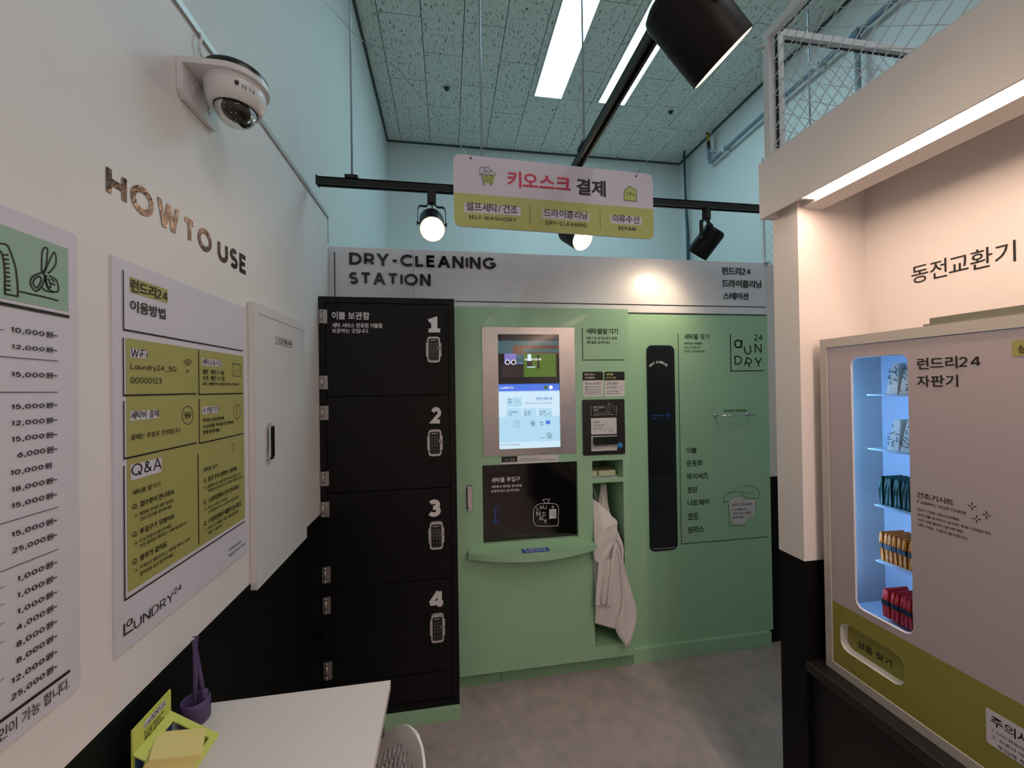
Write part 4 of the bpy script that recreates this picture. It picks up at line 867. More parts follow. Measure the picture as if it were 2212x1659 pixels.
for q in ((849, 1553), (982.5, 1533.5)):
    a, b = FY(1.955).p(*q); mb.lathe([(.004, 0), (.0035, .002), (.0001, .0025)], 8, xf=Matrix.Translation((a, 1.955, b)) @ Matrix.Rotation(math.pi/2, 4, 'X'))
mb.build('screws', M_chrome, t, kind='stuff')

# ================================================================== LEFT WALL
LW = FL(XL)
hw = thing('wall_title', 'black foil letters HOW TO USE with painted warm reflection on the left wall', 'lettering', LW.wp(380, 560))
letters(LW, 'HOW', (228.4, 418.5), (386.8, 511.1), 349.8, M_foil, hw, .042, .0, .0012)
letters(LW, 'TO', (398.9, 518.2), (456.7, 552), 465.7, M_foil, hw, .042, .0, .0012)
letters(LW, 'USE', (469.8, 559.7), (530, 594.8), 514, M_foil, hw, .042, .0, .0012)
# guide poster
PW = FL(XL+.0035)
_pa = [PW.p(240.8, 546.1), PW.p(529.2, 667), PW.p(249.1, 1419), PW.p(534.8, 1193)]
po = MB(); PW.rect(po, (_pa[0][0]+_pa[2][0])/2, (_pa[1][0]+_pa[3][0])/2, (_pa[2][1]+_pa[3][1])/2, (_pa[0][1]+_pa[1][1])/2, 0, th=.0033); po = po.build('guide_poster', M_poster, None, label='white and olive board poster with service instructions between price poster and meter box', cat='poster')
mb = MB(); ga0 = PW.p(271.3, 730)[0]; ga1 = PW.p(525.3, 770)[0]; gb1 = PW.p(271.3, 729.7)[1]; gb0 = PW.p(272.7, 1282.5)[1]
PW.rect(mb, ga0, ga1, gb0, gb1, .0005)
for q in (((280.2, 631.5), (362, 653), 599),): 
    a0, b0 = PW.p(*q[0]); a1, b1 = PW.p(*q[1]); bt = PW.p(q[0][0], q[2])[1]; b0 = (b0+b1)/2; PW.rect(mb, a0, a1, b0-.001, b0+bt-PW.p(*q[0])[1], .0005)
mb.build('print_patch', M_olive, po)
mbw = MB(); mb = MB()
def hl(L, R, T):
    a0, b0 = PW.p(*L); a1, b1 = PW.p(*R); bt = PW.p(L[0], T)[1]; b = (b0+b1)/2; PW.rect(mbw, a0-.001, a1+.001, b-.001, b+bt-b0, .0009)
lines = [((264.9, 583), (265.2, 707.8), (523.7, 760.5)), ((264.9, 728.6), (265.2, 853.4), (423.3, 851.1)), ((428.5, 756.3), (428.5, 851), (524.5, 850.6)), ((265.8, 866.4), (266.6, 989.2), (423.8, 957.9)), ((428.5, 861.7), (429.9, 956.8), (525.9, 937.1)), ((266.6, 1005.8), (267.7, 1295.5), (527.8, 1127))]
for A, B, Cc in lines:
    a, b = PW.p(*A); a2, b2 = PW.p(*B); a3, b3 = PW.p(*Cc); bm2 = (b2+b3)/2; aa = (a+a2)/2
    PW.rect(mb, aa-.0013, aa+.0013, bm2-.0013, b, .0014); PW.rect(mb, aa, a3, bm2-.0015, bm2+.0015, .0014)
a, b = PW.p(426.6, 980.8); a2, b2 = PW.p(428.5, 1174.9); PW.rect(mb, (a+a2)/2-.0013, (a+a2)/2+.0013, b2, b, .0014)
TX = [('런드리24', (281, 630.5), (360.5, 651.5), 603, .012), ('이용방법', (280.2, 671.7), (356.4, 691), 645.4, .01),
('WiFi', (281, 771.6), (316.5, 772.4), 753.5, .0), ('Laundry24_5G', (280.5, 800.8), (380, 806.2), 784.4, .0), ('00000123', (280.5, 827.9), (347.6, 829), 814, .0),
('세탁소요시간', (436.3, 787.6), (477.9, 791), 774.3, .004), ('일반 : 평균 2~3일', (436.9, 806.8), (482.9, 810.4), 796.5, .01), ('수선 : 평균 4~5일', (436.9, 821.5), (483.4, 822.9), 810.4, .01), ('(종류 / 물량에 따라 소요일은 변경 될 수 있습니다.)', (436.3, 831.7), (515.9, 833.4), 825, .01),
('세탁비 결제', (281, 906), (341.2, 901.3), 888, .004), ('결제는 후불로 진행됩니다.', (281, 950.4), (389.2, 935.2), 937.4, .002),
('수선맡기기', (436.9, 892.7), (471, 890.3), 878.9, .004), ('비치된 수선요청서에', (437.4, 912.2), (482.6, 907.4), 903.3, .012), ('수선사항을 적어 맡기기 봉투에', (437.4, 924.9), (502.3, 916.6), 916.3, .012), ('함께 넣어주세요.', (437.4, 938.8), (474.6, 932.4), 929.6, .012),
('Q&A', (282.4, 1030.7), (347.6, 1015.5), 1002, -.002), ('세탁물 맡기기', (283.8, 1068.7), (344.8, 1052.9), 1057, .004),
('Q. 접수증이 안나와요', (284.3, 1100), (375.3, 1069.5), 1086.2, .012), ('A. 매장에 비치된 세탁 봉투에', (289.3, 1117.5), (373.4, 1086.2), 1108.5, .004), ('QR스티커를 붙여주세요.', (301, 1125.6), (370.6, 1097.8), 1116.8, .004),
('Q. 투입구가 닫혔어요', (284.3, 1159), (375.9, 1123), 1145.3, .012), ('A. 다시 한번 더 맡겨주세요.', (289.3, 1177), (369.8, 1140.3), 1168, .004), ('이전 중복된 데이터는 삭제 해드립니다.', (301, 1183.2), (403, 1133.3), 1174, .004),
('Q. 봉투가 없어요', (284.3, 1219.3), (359.5, 1183.2), 1205, .012), ('A. 가져오신 일반봉투나, 세탁물 주머니 등에', (289.3, 1236.8), (408, 1169.4), 1227.5, .004), ('접수증을 넣고 맡겨주세요.', (301, 1242.3), (373.4, 1203.5), 1232.8, .004),
('세탁물 찾기', (438.5, 1019.6), (469, 1011.3), 1009.9, .004), ('Q. 맡긴 옷이 일부만 나왔어요', (438.5, 1043.2), (511.2, 1016.9), 1032, .012), ('A. 알림톡의 총 수량을 확인하세요. 알록제가 및', (441, 1056.5), (518.1, 1026.6), 1049.3, .004), ('세탁방법 차이로 늦게 도착하는 세탁물이 있어요.', (448.2, 1063.2), (524.2, 1032.7), 1056, .004),
('Q. 스테이션에서 옷이 안나와요', (438.5, 1089.8), (515.3, 1057), 1077.9, .012), ('A. 서비스 오류일 수 있어요.', (441, 1102.8), (490.4, 1080.6), 1095.6, .004), ('고객 콜센터(1544-4335)로 문의주세요.', (448.2, 1109.7), (515.3, 1076.5), 1102.5, .004),
('Q. 스테이션에서 이불이 안나와요', (438.5, 1136), (520, 1094.5), 1122.8, .012), ('A. 부피가 큰 세탁물은 매장 이불보관함에서', (441, 1148.6), (514.5, 1107), 1141, .004), ('찾을 수 있습니다.', (448.2, 1155.5), (479.3, 1137.5), 1148, .004),
('카카오톡 런드리24', (493.2, 1192.4), (520.3, 1172), 1186, .004), ('전화문의 1544-4335', (493.2, 1203.5), (528.6, 1177.7), 1197, .004),
('UNDRY', (288, 1352.4), (373.9, 1303.9), 1331, -.004), ('24', (373.4, 1285), (390.5, 1273.4), 1272, .004), ('a', (271.8, 1356), (285, 1348), 1341.5, -.004)]
for q in TX: text_into(mb, PW, q[0], q[1], q[2], q[3], q[4], .0014)
for L, R, T in (((281, 771.6), (316.5, 772.4), 753.5), ((436.3, 788), (477.9, 791.4), 774), ((281, 907), (341.2, 902.3), 888), ((436.9, 893.5), (471, 891), 878.5), ((282.4, 1035), (347.6, 1020), 1002)): hl(L, R, T)
def cp(x, y): return (220+x/3.606, 540+y/3.606)
S(mb, PW, cp, [(172, 1403+1514-1514+1511-1511), (172, 1403)], .001)
PW.stroke(mb, [PW.p(266.8, 1348.2), PW.p(267.3, 1373)], .003, .0014, smooth=False); PW.stroke(mb, [PW.p(267, 1372), PW.p(285.2, 1360)], .003, .0014, smooth=False)
for k, rr in enumerate((1.0, .68, .36)):
    PW.stroke(mb, [PW.p(404+12*rr*math.cos(t), 793-16*rr*math.sin(t)) for t in [math.radians(40+100*j/8) for j in range(9)]], .0016, .0014)
PW.stroke(mb, [PW.p(403.9+2.2*math.cos(t*.785), 801.5+3*math.sin(t*.785)) for t in range(8)], .0012, .0014, closed=True)
PW.stroke(mb, [PW.p(404.1+11.9*math.cos(t*.3927), 897+19.5*math.sin(t*.3927)) for t in range(16)], .0014, .0014, closed=True)
text_into(mb, PW, 'W', (397.5, 904), (411, 904), 889, .0, .0014); PW.stroke(mb, [PW.p(395.5, 897.5), PW.p(413, 896.5)], .0014, .0014)
PW.stroke(mb, [PW.p(511.2+7.8*math.cos(t*.3927), 889+15.6*math.sin(t*.3927)) for t in range(16)], .0012, .0014, closed=True)
PW.stroke(mb, [PW.p(511.4, 877), PW.p(511.4, 889), PW.p(508, 896)], .0012, .0014, smooth=False)
PW.stroke(mb, [PW.p(501.7, 784.8), PW.p(519, 788), PW.p(519, 813.7), PW.p(501.7, 812)], .0012, .0014, closed=True, smooth=False)
for xx in (506, 514.5): PW.stroke(mb, [PW.p(xx, 782.5), PW.p(xx, 790)], .0012, .0014)
for r in range(3):
    for c in range(4):
        if r == 0 and c < 2 or r == 2 and c > 1: continue
        a, b = PW.p(505+c*3.5, 797.5+r*4.6+c*.5); PW.rect(mb, a-.0013, a+.0013, b-.001, b+.001, .0014)
PW.stroke(mb, [PW.p(499.5, 964), PW.p(501, 959), PW.p(504.5, 960), PW.p(504, 966), PW.p(501.8, 970), PW.p(501.8, 976)], .0012, .0014)
mb.build('lettering', M_ink, po); mbw.build('highlight', M_poster, po)
# price poster
P1 = FL(XL+.004)
pp = MB(); P1.rect(pp, .15, .742, 1.1335, 1.8535, 0, th=.0038, r=.006); pp = pp.build('price_poster', M_poster, None, label='white price list poster cut by the left picture edge', cat='poster')
a1, b1 = P1.p(146.4, 537.6); _, b0 = P1.p(146.8, 672.6)
mb = MB(); P1.rect(mb, .20, a1, b0, b1, .0005); mb.build('picture_panel', M_teal, pp, label='sage green picture panel with scissors')
mb = MB()
PR = [('10,000원~', 22, 722, 122.4, 729.5, 707), ('12,000원~', 23.2, 755.7, 122.4, 762, 743), ('15,000원~', 23.2, 816.2, 122.4, 817.5, 802), ('15,000원~', 23.2, 885.7, 122.4, 881.4, 871.7), ('12,000원~', 23.2, 921, 122.4, 914, 906.8), ('15,000원~', 23.2, 956, 122.4, 945.6, 941.4), ('6,000원~', 35.9, 989.9, 122.4, 977.2, 974.3),
('10,000원', 21, 1028.3, 110.4, 1012.7, 1013.5), ('18,000원~', 23.2, 1063.2, 122.2, 1044.3, 1048.5), ('15,000원~', 23.2, 1099, 122.2, 1075.9, 1084), ('15,000원~', 23.2, 1162.3, 122.2, 1130.7, 1147), ('25,000원~', 23.2, 1198, 122.2, 1162.3, 1182.5), ('1,000원~', 35.8, 1259.2, 122.2, 1221.3, 1243.5), ('1,000원~', 35.8, 1295, 122.2, 1252.9, 1279.3), ('1,000원~', 35.8, 1328.7, 122.2, 1286.6, 1313), ('4,000원~', 33.7, 1363.7, 122.2, 1317.4, 1347.5), ('8,000원~', 33.7, 1400.4, 122.2, 1349.8, 1384), ('8,000원~', 33.7, 1435.3, 122.2, 1381.4, 1419), ('12,000원~', 23.2, 1480.4, 122.2, 1415, 1463.5), ('25,000원~', 20.2, 1518.4, 122.2, 1446.7, 1501)]
for s_, x0, y0, x1, y1, T in PR: text_into(mb, P1, s_, (x0, y0), (x1, y1), T, .022, .0012)
text_into(mb, P1, '확인이 가능 합니다.', (-32, 1626), (148, 1487), 1596, .002, .0012)
for A, B, w in (((-60, 643), (146.8, 684), .0045), ((-60, 765), (123.6, 780), .001), ((-60, 847.3), (123.6, 847.3), .001), ((-60, 1150), (124.3, 1094.9), .001), ((-60, 1259), (124.3, 1186.3), .001), ((-60, 1602), (148.3, 1450), .0045)): P1.stroke(mb, [P1.p(*A), P1.p(*B)], w, .0012, smooth=False)
for yy in (712, 1345, 1385, 1304, 1267, 1465): P1.stroke(mb, [P1.p(-30, yy+ (yy-823)*.035), P1.p(7, yy)], .0008, .0012, smooth=False)
def cq(x, y): return (x/5.53, 420+y/5.53)
w = .0026
for pts, cl in (([(-60, 590), (-20, 588), (30, 590), (80, 610), (115, 680), (150, 780), (180, 880), (195, 1000), (205, 1120), (208, 1215)], 0), ([(208, 1218), (60, 1190)], 0), ([(52, 1190), (50, 1080), (52, 960), (45, 860), (25, 740), (0, 680), (-40, 660)], 0),
    ([(232, 1160), (360, 1190), (480, 1215), (600, 1245), (686, 1270)], 0), ([(490, 935), (492, 780), (498, 690), (515, 645), (540, 635), (562, 655), (558, 720), (550, 820), (535, 880), (500, 935)], 0), ([(525, 935), (550, 870), (590, 780), (635, 695), (655, 715), (665, 790), (650, 850), (600, 915), (565, 940)], 0),
    ([(430, 1155), (375, 1110), (355, 1050), (375, 990), (430, 955), (490, 940), (520, 960), (520, 1020), (495, 1090)], 1), ([(430, 1115), (395, 1080), (395, 1030), (430, 990), (465, 980), (485, 1010), (470, 1065)], 1), ([(530, 960), (540, 1040), (560, 1110), (600, 1150), (640, 1165), (685, 1155), (690, 1100), (670, 1030), (630, 995), (580, 975)], 0), ([(550, 970), (545, 1040), (575, 1110), (600, 1100), (585, 1040), (570, 1010)], 0), ([(495, 1110), (530, 1145), (580, 1160), (640, 1165)], 0), ([(600, 1010), (645, 1040)], 0), ([(605, 1060), (650, 1080)], 0)):
    S(mb, P1, cq, pts, w, closed=bool(cl))
for k in range(9): yy = 720+52*k; S(mb, P1, cq, [(28+k*3, yy), (90+k*3.5, yy+(6 if k else 2))], w)
mb.build('lettering', M_ink, pp)
# meter box
XB = XL+.0195; B_ = FL(XB)
bx = thing('meter_box', 'white metal meter box on the left wall marked LS-1B-44', 'electrical box', (XL, 1.51, 1.02))
y0, y1, z0, z1 = 1.302, 1.727, 1.005, 1.868
da0, db1 = B_.p(559.5, 676.8); da1, _ = B_.p(656, 713.7); _, db0 = B_.p(566.4, 1241.5)
mb = MB(); mb.box(XL+.0003, XB-.004, y0, y1, z0, z1, bev=.002); mb.box(XB-.004, XB, y0, da0, z0, z1).box(XB-.004, XB, da1, y1, z0, z1).box(XB-.004, XB, da0, da1, z0, db0).box(XB-.004, XB, da0, da1, db1, z1)
mb.build('body', M_metalw, bx)
dd = MB().box(XB-.0042, XB-.0008, da0+.0015, da1-.0015, db0+.0015, db1-.0015, bev=.0008).build('door', M_metalw, bx)
na0, nb1 = B_.p(594.6, 723.7); na1, nb0 = B_.p(631.5, 751)
mb = MB(); B_.rect(mb, na0, na1, nb0, nb1, .0015, th=.0018, r=.002); mb.build('name_plate', mat('grey_plate', (196, 194, 194), .4), dd)
mb = MB(); text_into(mb, B_, 'LS-1B-44', (602, 742), (628, 746.5), 731, .006, .0022)
for q in ((597.5, 733), (630, 744)): a, b = B_.p(*q); B_.poly(mb, ring(a, b, .002, n=8), .0021)
mb.build('lettering', M_ink, dd)
ha0, hb1 = B_.p(573.2, 912.5); ha1, hb0 = B_.p(585.5, 993)
mb = MB(); B_.rect(mb, ha0, ha1, hb0, hb1, .003, th=.0035, r=(ha1-ha0)*.48); B_.rect(mb, ha0+.006, ha1-.003, hb0+.012, hb1-.014, .013, th=.006, r=.004, mi=1); B_.rect(mb, ha0+.007, ha1-.001, hb0+.004, hb0+.03, .010, th=.006, r=.003, mi=1)
mb.build('handle', [M_silver, M_chrome], dd)
# cctv camera
cc = thing('dome_camera', 'white dome security camera on a wall bracket high on the left wall', 'security camera', (XL, 1.06, 2.27))
zc_, yc_, xc_ = 2.350, 1.062, -.5005
R1 = .072
mb = MB()
pl = [(XL, yc_-R1), (xc_, yc_-R1)]+[(xc_+R1*math.sin(math.radians(a)), yc_-R1*math.cos(math.radians(a))) for a in range(10, 180, 10)]+[(xc_, yc_+R1), (XL, yc_+R1)]
mb.prism([(x, y, zc_) for x, y in pl], (0, 0, -.013))
wp = [(yc_-R1, zc_-.013), (yc_+R1, zc_-.013), (yc_+R1, zc_-.078), (yc_+R1-.012, zc_-.088), (yc_-R1+.014, zc_-.088), (yc_-R1, zc_-.074)]
mb.prism([(XL+.001, y, z) for y, z in wp], (.012, 0, 0)); 
for yy, zz in ((yc_-.03, zc_-.045), (yc_+.03, zc_-.055)): mb.lathe([(.009, 0), (.009, .0015), (.0001, .002)], 14, xf=Matrix.Translation((XL+.013, yy, zz)) @ Matrix.Rotation(math.pi/2, 4, 'Y'))
mb.build('bracket', M_metalw, cc, label='white L shaped bracket')
T_ = Matrix.Translation((xc_, yc_, 0))
MB().lathe([(.068, zc_+.0002), (.069, zc_+.012), (.064, zc_+.018), (.0001, zc_+.018)], 32, xf=T_).build('top_cap', M_blackpl, cc, label='black cap on top')
MB().lathe([(.063, zc_-.013), (.0635, zc_-.022), (.0630, zc_-.0225), (.0635, zc_-.024), (.0615, zc_-.048), (.054, zc_-.066), (.049, zc_-.069), (.0455, zc_-.067)], 40, xf=T_).build('housing', M_metalw, cc)
zb_ = zc_-.067
MB().lathe([(.044*math.cos(math.radians(a)), zb_-.040*math.sin(math.radians(a))) for a in range(0, 91, 9)], 32, xf=T_).build('dome', glassy('clear_dome', (235, 238, 240)), cc, label='clear dome cover')
lens = MB(); lens.lathe([(.040, zb_+.002), (.039*math.cos(.2), zb_-.008), (.033, zb_-.020), (.020, zb_-.027), (.0001, zb_-.030)], 24, xf=T_, mi=0)
tl = Matrix.Translation((xc_, yc_, zb_)) @ Matrix.Rotation(math.radians(-28), 4, 'X') @ Matrix.Rotation(math.radians(25), 4, 'Y')
lens.lathe([(.013, -.024), (.013, -.034), (.010, -.036), (.0001, -.034)], 18, xf=tl, mi=1)
for ringr, nn_ in ((.024, 9), (.030, 13)):
    for k in range(nn_):
        a = 2*math.pi*k/nn_; zz = -.030 if ringr < .027 else -.0245
        lens.lathe([(.0016, zz), (.0001, zz-.0018)], 6, xf=tl @ Matrix.Translation((ringr*math.cos(a)*.98, ringr*math.sin(a)*.98, 0)), mi=2)
lens.build('lens', [M_blackpl, M_blackgl, mat('ir_led', (220, 215, 205), .2)], cc, label='black lens ball with infrared diodes')
mb = MB(); cf = Fr((xc_, yc_-.0625, 0), (1, 0, 0), (0, 0, 1)) 
for k, ch in enumerate('GIGA'):
    an = math.radians(38+k*7); nx_, ny_ = math.sin(an), -math.cos(an); f_ = Fr((xc_+nx_*.0628, yc_+ny_*.0628, zc_-.040), (math.cos(an), math.sin(an), 0), (0, 0, 1))
    v2, g2 = glyphs(ch, .01); fit(mb, f_, v2, g2, (min(v.x for v in v2), max(v.x for v in v2), min(v.y for v in v2), max(v.y for v in v2)), -.0026, .0026 if ch != 'I' else -.0012, -.004, .004, .0006)
an = math.radians(27); f_ = Fr((xc_+math.sin(an)*.0628, yc_-math.cos(an)*.0628, zc_-.038), (math.cos(an), math.sin(an), 0), (0, 0, 1)); f_.poly(mb, [(-.004, .006), (-.004, -.002), (0, -.006), (.004, -.002), (.004, .006)][::-1], .0006)
mb.build('lettering', M_ink, cc)
mb = MB(); mb.tube([LW.wp(426, 68, .004), LW.wp(424, 80, .012), LW.wp(421, 95, .010), LW.wp(424, 112, .008), LW.wp(427, 124, .01)], .003, 8); mb.build('cable', M_metalw, cc, label='thin white cable from the trim to the bracket')

# ================================================================== RIGHT SIDE: alcove lettering
AW = FR_(1.392)
aw_ = MB(); text_into(aw_, AW, '동전교환기', (1969.7, 612), (2195.5, 567), 573.5, -.004, .001)
aw_.build('wall_lettering', M_ink, None, label='black Korean lettering on the alcove wall above the vending machine', cat='lettering')
# black counter
ct_ = thing('black_counter', 'black counter unit carrying the white vending machine', 'counter', (1.26, .3, 0))
MB().box(XP-.003, 1.391, -1.6, YP-.001, .672, .703, bev=.002).build('worktop', mat('matte_black_top', (26, 25, 24), .45, bump=.1, bscale=200), ct_)
MB().box(XP+.022, 1.391, -1.6, YP-.001, 0, .672).build('body', M_dark, ct_)
# vending machine
XV = 1.173; V = FR_(XV); VY0, VY1, VZ0, VZ1 = .30, 1.101, .704, 1.735
vm = thing('vending_machine', 'white and olive wall vending machine with lit window on the black counter', 'vending machine', (1.28, .7, VZ0))
fw = .022
mb = MB()
def vb(y0, y1, z0, z1, x0, x1, mi=0, b=None): (b or mb).box(x0, x1, y0, y1, z0, z1, mi)
vb(VY1-fw, VY1, VZ0, VZ1, XV, 1.391); vb(VY0, VY0+fw, VZ0, VZ1, XV, 1.391); vb(VY0+fw, VY1-fw, VZ1-.027, VZ1, XV, 1.391); vb(VY0+fw, VY1-fw, VZ0, VZ0+.026, XV, 1.391); vb(VY0+fw, VY1-fw, VZ0+.026, VZ1-.027, 1.378, 1.391)
mb.build('cabinet', M_vframe, vm)
# door with rounded window and slot : door built as polygons with holes
wa0, wa1 = -1.0055, -.8575; wb0, wb1 = .939, 1.6715
a0s, b1s = V.p(1813.4, 1339); a1s, b0s = V.p(1952, 1491); sa0, sa1 = a0s, a1s; sb1 = V.p(1813.4, 1339.4)[1]; sb0 = V.p(1880, 1443)[1]
da0, da1, db0, db1 = -(VY1-fw-.001), -(VY0+fw+.001), VZ0+.0265, VZ1-.0285
def holed(mbx, fr_, outer, holes, d, mi=0, th=.004, split=None):
    bm = bmesh.new(); loops = []
    for lp in [outer]+holes:
        vv = [bm.verts.new(fr_.w(x, y, d)) for x, y in lp]; ee = [bm.edges.new((vv[i], vv[(i+1) % len(vv)])) for i in range(len(vv))]; loops.append(vv)
    r = bmesh.ops.triangle_fill(bm, use_beauty=True, edges=list(bm.edges), normal=fr_.n)
    bm.verts.index_update(); bm.normal_update()
    fs = []
    for f in bm.faces:
        ix = [v.index for v in f.verts]; fs.append(ix if f.normal.dot(fr_.n) > 0 else ix[::-1])
    mbx.add([v.co.copy() for v in bm.verts], fs, mi); bm.free()
    for k, lp in enumerate([outer]+holes):
        n_ = len(lp); P0 = [fr_.w(x, y, d) for x, y in lp]; P1_ = [fr_.w(x, y, d-th) for x, y in lp]
        q = [(i, n_+i, n_+(i+1) % n_, (i+1) % n_) for i in range(n_)]
        mbx.add(P0+P1_, q if k == 0 else [t[::-1] for t in q], mi)
wh = rrect(wa0, wa1, wb0, wb1, .022, 7); sh = rrect(sa0, sa1, sb0, sb1, .026, 7)
zg = .9195
mb = MB()
holed(mb, V, [(da0, zg), (da1, zg), (da1, db1), (da0, db1)], [wh], -.003, 0)
holed(mb, V, [(da0, db0), (da1, db0), (da1, zg), (da0, zg)], [sh], -.003, 1)
dv = mb.build('door', [M_vdoor, M_vgreen], vm, label='white door panel with olive band')
mb = MB()
nwh = len(wh); inn = rrect(wa0+.003, wa1-.003, wb0+.003, wb1-.003, .019, 7)
mb.add([V.w(x, y, -.0025) for x, y in wh]+[V.w(x, y, -.006) for x, y in inn], [(i, (i+1) % nwh, nwh+(i+1) % nwh, nwh+i) for i in range(nwh)])
mb.build('window_rim', M_metalw, dv)
mb = MB(); V.poly(mb, inn, -.0075); mb.build('window_glass', glassy('clear_pane'), dv)
nsh = len(sh); ins = rrect(sa0+.006, sa1-.006, sb0+.006, sb1-.006, .021, 7)
mb = MB(); mb.add([V.w(x, y, -.0025) for x, y in sh]+[V.w(x, y, -.022) for x, y in ins], [(i, (i+1) % nsh, nsh+(i+1) % nsh, nsh+i) for i in range(nsh)]); mb.build('slot_rim', M_metalw, dv)
mb = MB(); V.poly(mb, rrect(sa0, sa1, sb0, sb1, .02), -.0215); mb.build('slot_flap', M_vgreen, dv)
V2 = FR_(XV+.0215); V3 = FR_(XV+.003)
mb = MB(); text_into(mb, V2, '상품 찾기', (1853, 1399), (1926.5, 1440.5), 1384, .01, .0008)
def cv(x, y): return (1760+x/3.949, 960+y/3.949)
vt = lambda s_, L, R, T, b=.008, mi=0, bb=None: text_into(bb or mb, V3, s_, L, R, T, b, .0008)
vt('런드리24', (1982.1, 800.6), (2118.3, 792.2), 775.4, .012); vt('자판기', (1981.3, 836), (2070.4, 836), 811.5, .012)
vt('건조기시트', cv(872, 457), cv(1187, 517), cv(872, 408)[1]); vt('FABRIC SOFTNER', cv(875, 502), cv(1290, 597), cv(875, 478)[1], .01)
vt('건조기 전용 섬유유연제로', cv(875, 570), cv(1235, 647), cv(875, 548)[1], .008); vt('정전기를 방지하고 은은한 향을 더해줍니다.', cv(878, 612), cv(1510, 770), cv(878, 590)[1], .008); vt('건조기에 펼쳐서 넣어주세요.', cv(878, 655), cv(1278, 755), cv(878, 632)[1], .008); vt('세탁기에는 사용이 불가합니다.', cv(880, 697), cv(1312, 814), cv(880, 675)[1], .008)
for cx, cy in ((1345, 525), (1467, 603), (1383, 635)):
    for a, b in (((cx-36, cy-6), (cx-12, cy-1)), ((cx+12, cy+2), (cx+36, cy+8)), ((cx, cy-32), (cx, cy-10)), ((cx, cy+10), (cx, cy+32))): S(mb, V3, cv, [a, b], .0018, smooth=False)
mb.build('lettering', M_ink, dv)
mb = MB(); a0, b1 = V3.p(2186.4, 736); V3.rect(mb, a0, a0+.09, V3.p(2187, 770)[1], b1, .0006, r=.003); mb.build('sticker', M_olive, dv, label='olive tag')
mb = MB(); vt('상품 선택', (2199, 762), (2300, 759), 744, .01, bb=mb); mb.build('lettering', M_ink, dv)
a0, b1 = V3.p(2129.3, 1525.8); _, b0 = V3.p(2131, 1602)
mb = MB(); V3.rect(mb, a0, a0+.2, b0, b1, .0006, r=.004); mb.build('sticker', M_poster, dv, label='white caution sticker')
mb = MB(); vt('주의사항', (2141, 1562), (2262, 1640), 1541, .01, bb=mb); vt('1. 500원짜리 동전만 넣어주세요.', (2143, 1578), (2330, 1700), 1571, .004, bb=mb); vt('2. 상품의 재고를 확인하고', (2143, 1592), (2300, 1695), 1585, .004, bb=mb); vt('투입해 주세요.', (2155, 1613), (2250, 1680), 1605, .004, bb=mb); mb.build('lettering', M_ink, dv)
# vending interior
mb = MB(); ix1 = 1.376
mb.box(1.186, ix1, 1.088, 1.090, .90, 1.70).box(1.186, ix1, .50, .502, .90, 1.70).box(ix1, ix1+.001, .50, 1.09, .90, 1.70).box(1.186, ix1, .50, 1.09, 1.700, 1.702).box(1.186, ix1, .50, 1.09, .898, .900)
mb.build('interior', M_vin, vm)
E_v = emit('blue_white_led', (0.25, 0.55, 1.0), L_VEND, False)
MB().box(1.188, 1.194, 1.040, 1.046, .96, 1.66).build('light_strip', E_v, vm, label='bluish vertical light strip inside')
MB().box(1.188, 1.194, .62, .626, .96, 1.66).build('light_strip', E_v, vm)
shz = [1.562, 1.402, 1.239, 1.076, .912]
for k, z in enumerate(shz[:4]): MB().box(1.235, ix1, .55, 1.01 if k < 2 else .995, z-.004, z).build('shelf', mat('clear_shelf', (200, 214, 226), .3), vm)
cl = [None, None, mat('dark_green_sachet', (20, 78, 64), .45, var=.3, vscale=60), mat('amber_sachet', (232, 132, 14), .45, var=.2, vscale=60), mat('red_sachet', (222, 40, 30), .45, var=.2, vscale=60)]
lab = [None, None, ('dark green sachet in the third row of the vending window', 'dark green sachets'), ('amber sachet in the fourth row of the vending window', 'amber sachets'), ('red sachet in the bottom row of the vending window', 'red sachets')]
def sachet_mesh():
    mb = MB(); n = 6
    for k in range(1):
        prof = [(-.0035, 0), (-.0040, .010), (-.0045, .043), (-.0040, .072), (-.0008, .082), (.0008, .082), (.0040, .072), (.0045, .043), (.0040, .010), (.0035, 0)]
        xs = (1.0,)
    d0, d1 = 0, .082
    P0 = [(d0+.003*abs(.043-z)/.043, y, z) for y, z in prof]; P1 = [(d1-.003*abs(.043-z)/.043, y, z) for y, z in prof]
    m_ = len(prof); mb.add(P0+P1, [list(range(m_)), [m_+i for i in range(m_)][::-1]]+[(i, m_+i, m_+(i+1) % m_, (i+1) % m_) for i in range(m_)], 0)
    return mb
sm = sachet_mesh()
bandm = MB().box(-.0006, .084, -.0052, .0052, .036, .050)
for r in (2, 3, 4):
    first = None
    for k in range(12):
        loc = Vector((1.249+random.uniform(-.0015, .0015), .988-.0115*k, shz[r]+.0005))
        if first is None:
            first = thing('sachet', lab[r][0], 'sachet', loc, lab[r][1]+' in the vending machine')
            b_ = sm.build('pouch', cl[r], first, local=True)
            if r > 2: bandm.build('band', M_ink, first, local=True)
            root = first
        else:
            root = first.copy(); COL.objects.link(root); root.location = loc
            for c in first.children: d = c.copy(); COL.objects.link(d); d.parent = root
        ORD = ['leftmost', 'second from the left', 'third from the left', 'fourth from the left', 'fifth from the left', 'sixth from the left', 'seventh from the left', 'eighth from the left']
        root['label'] = (lab[r][0].replace(' in the ', ', '+ORD[k]+' in the ', 1) if k < 8 else lab[r][0].replace('window', 'machine, hidden by the door'))
        root.rotation_euler = (random.uniform(-.05, .05), 0, random.uniform(-.06, .06))
M_pbag = mat('printed_bag', (226, 220, 206), .6)
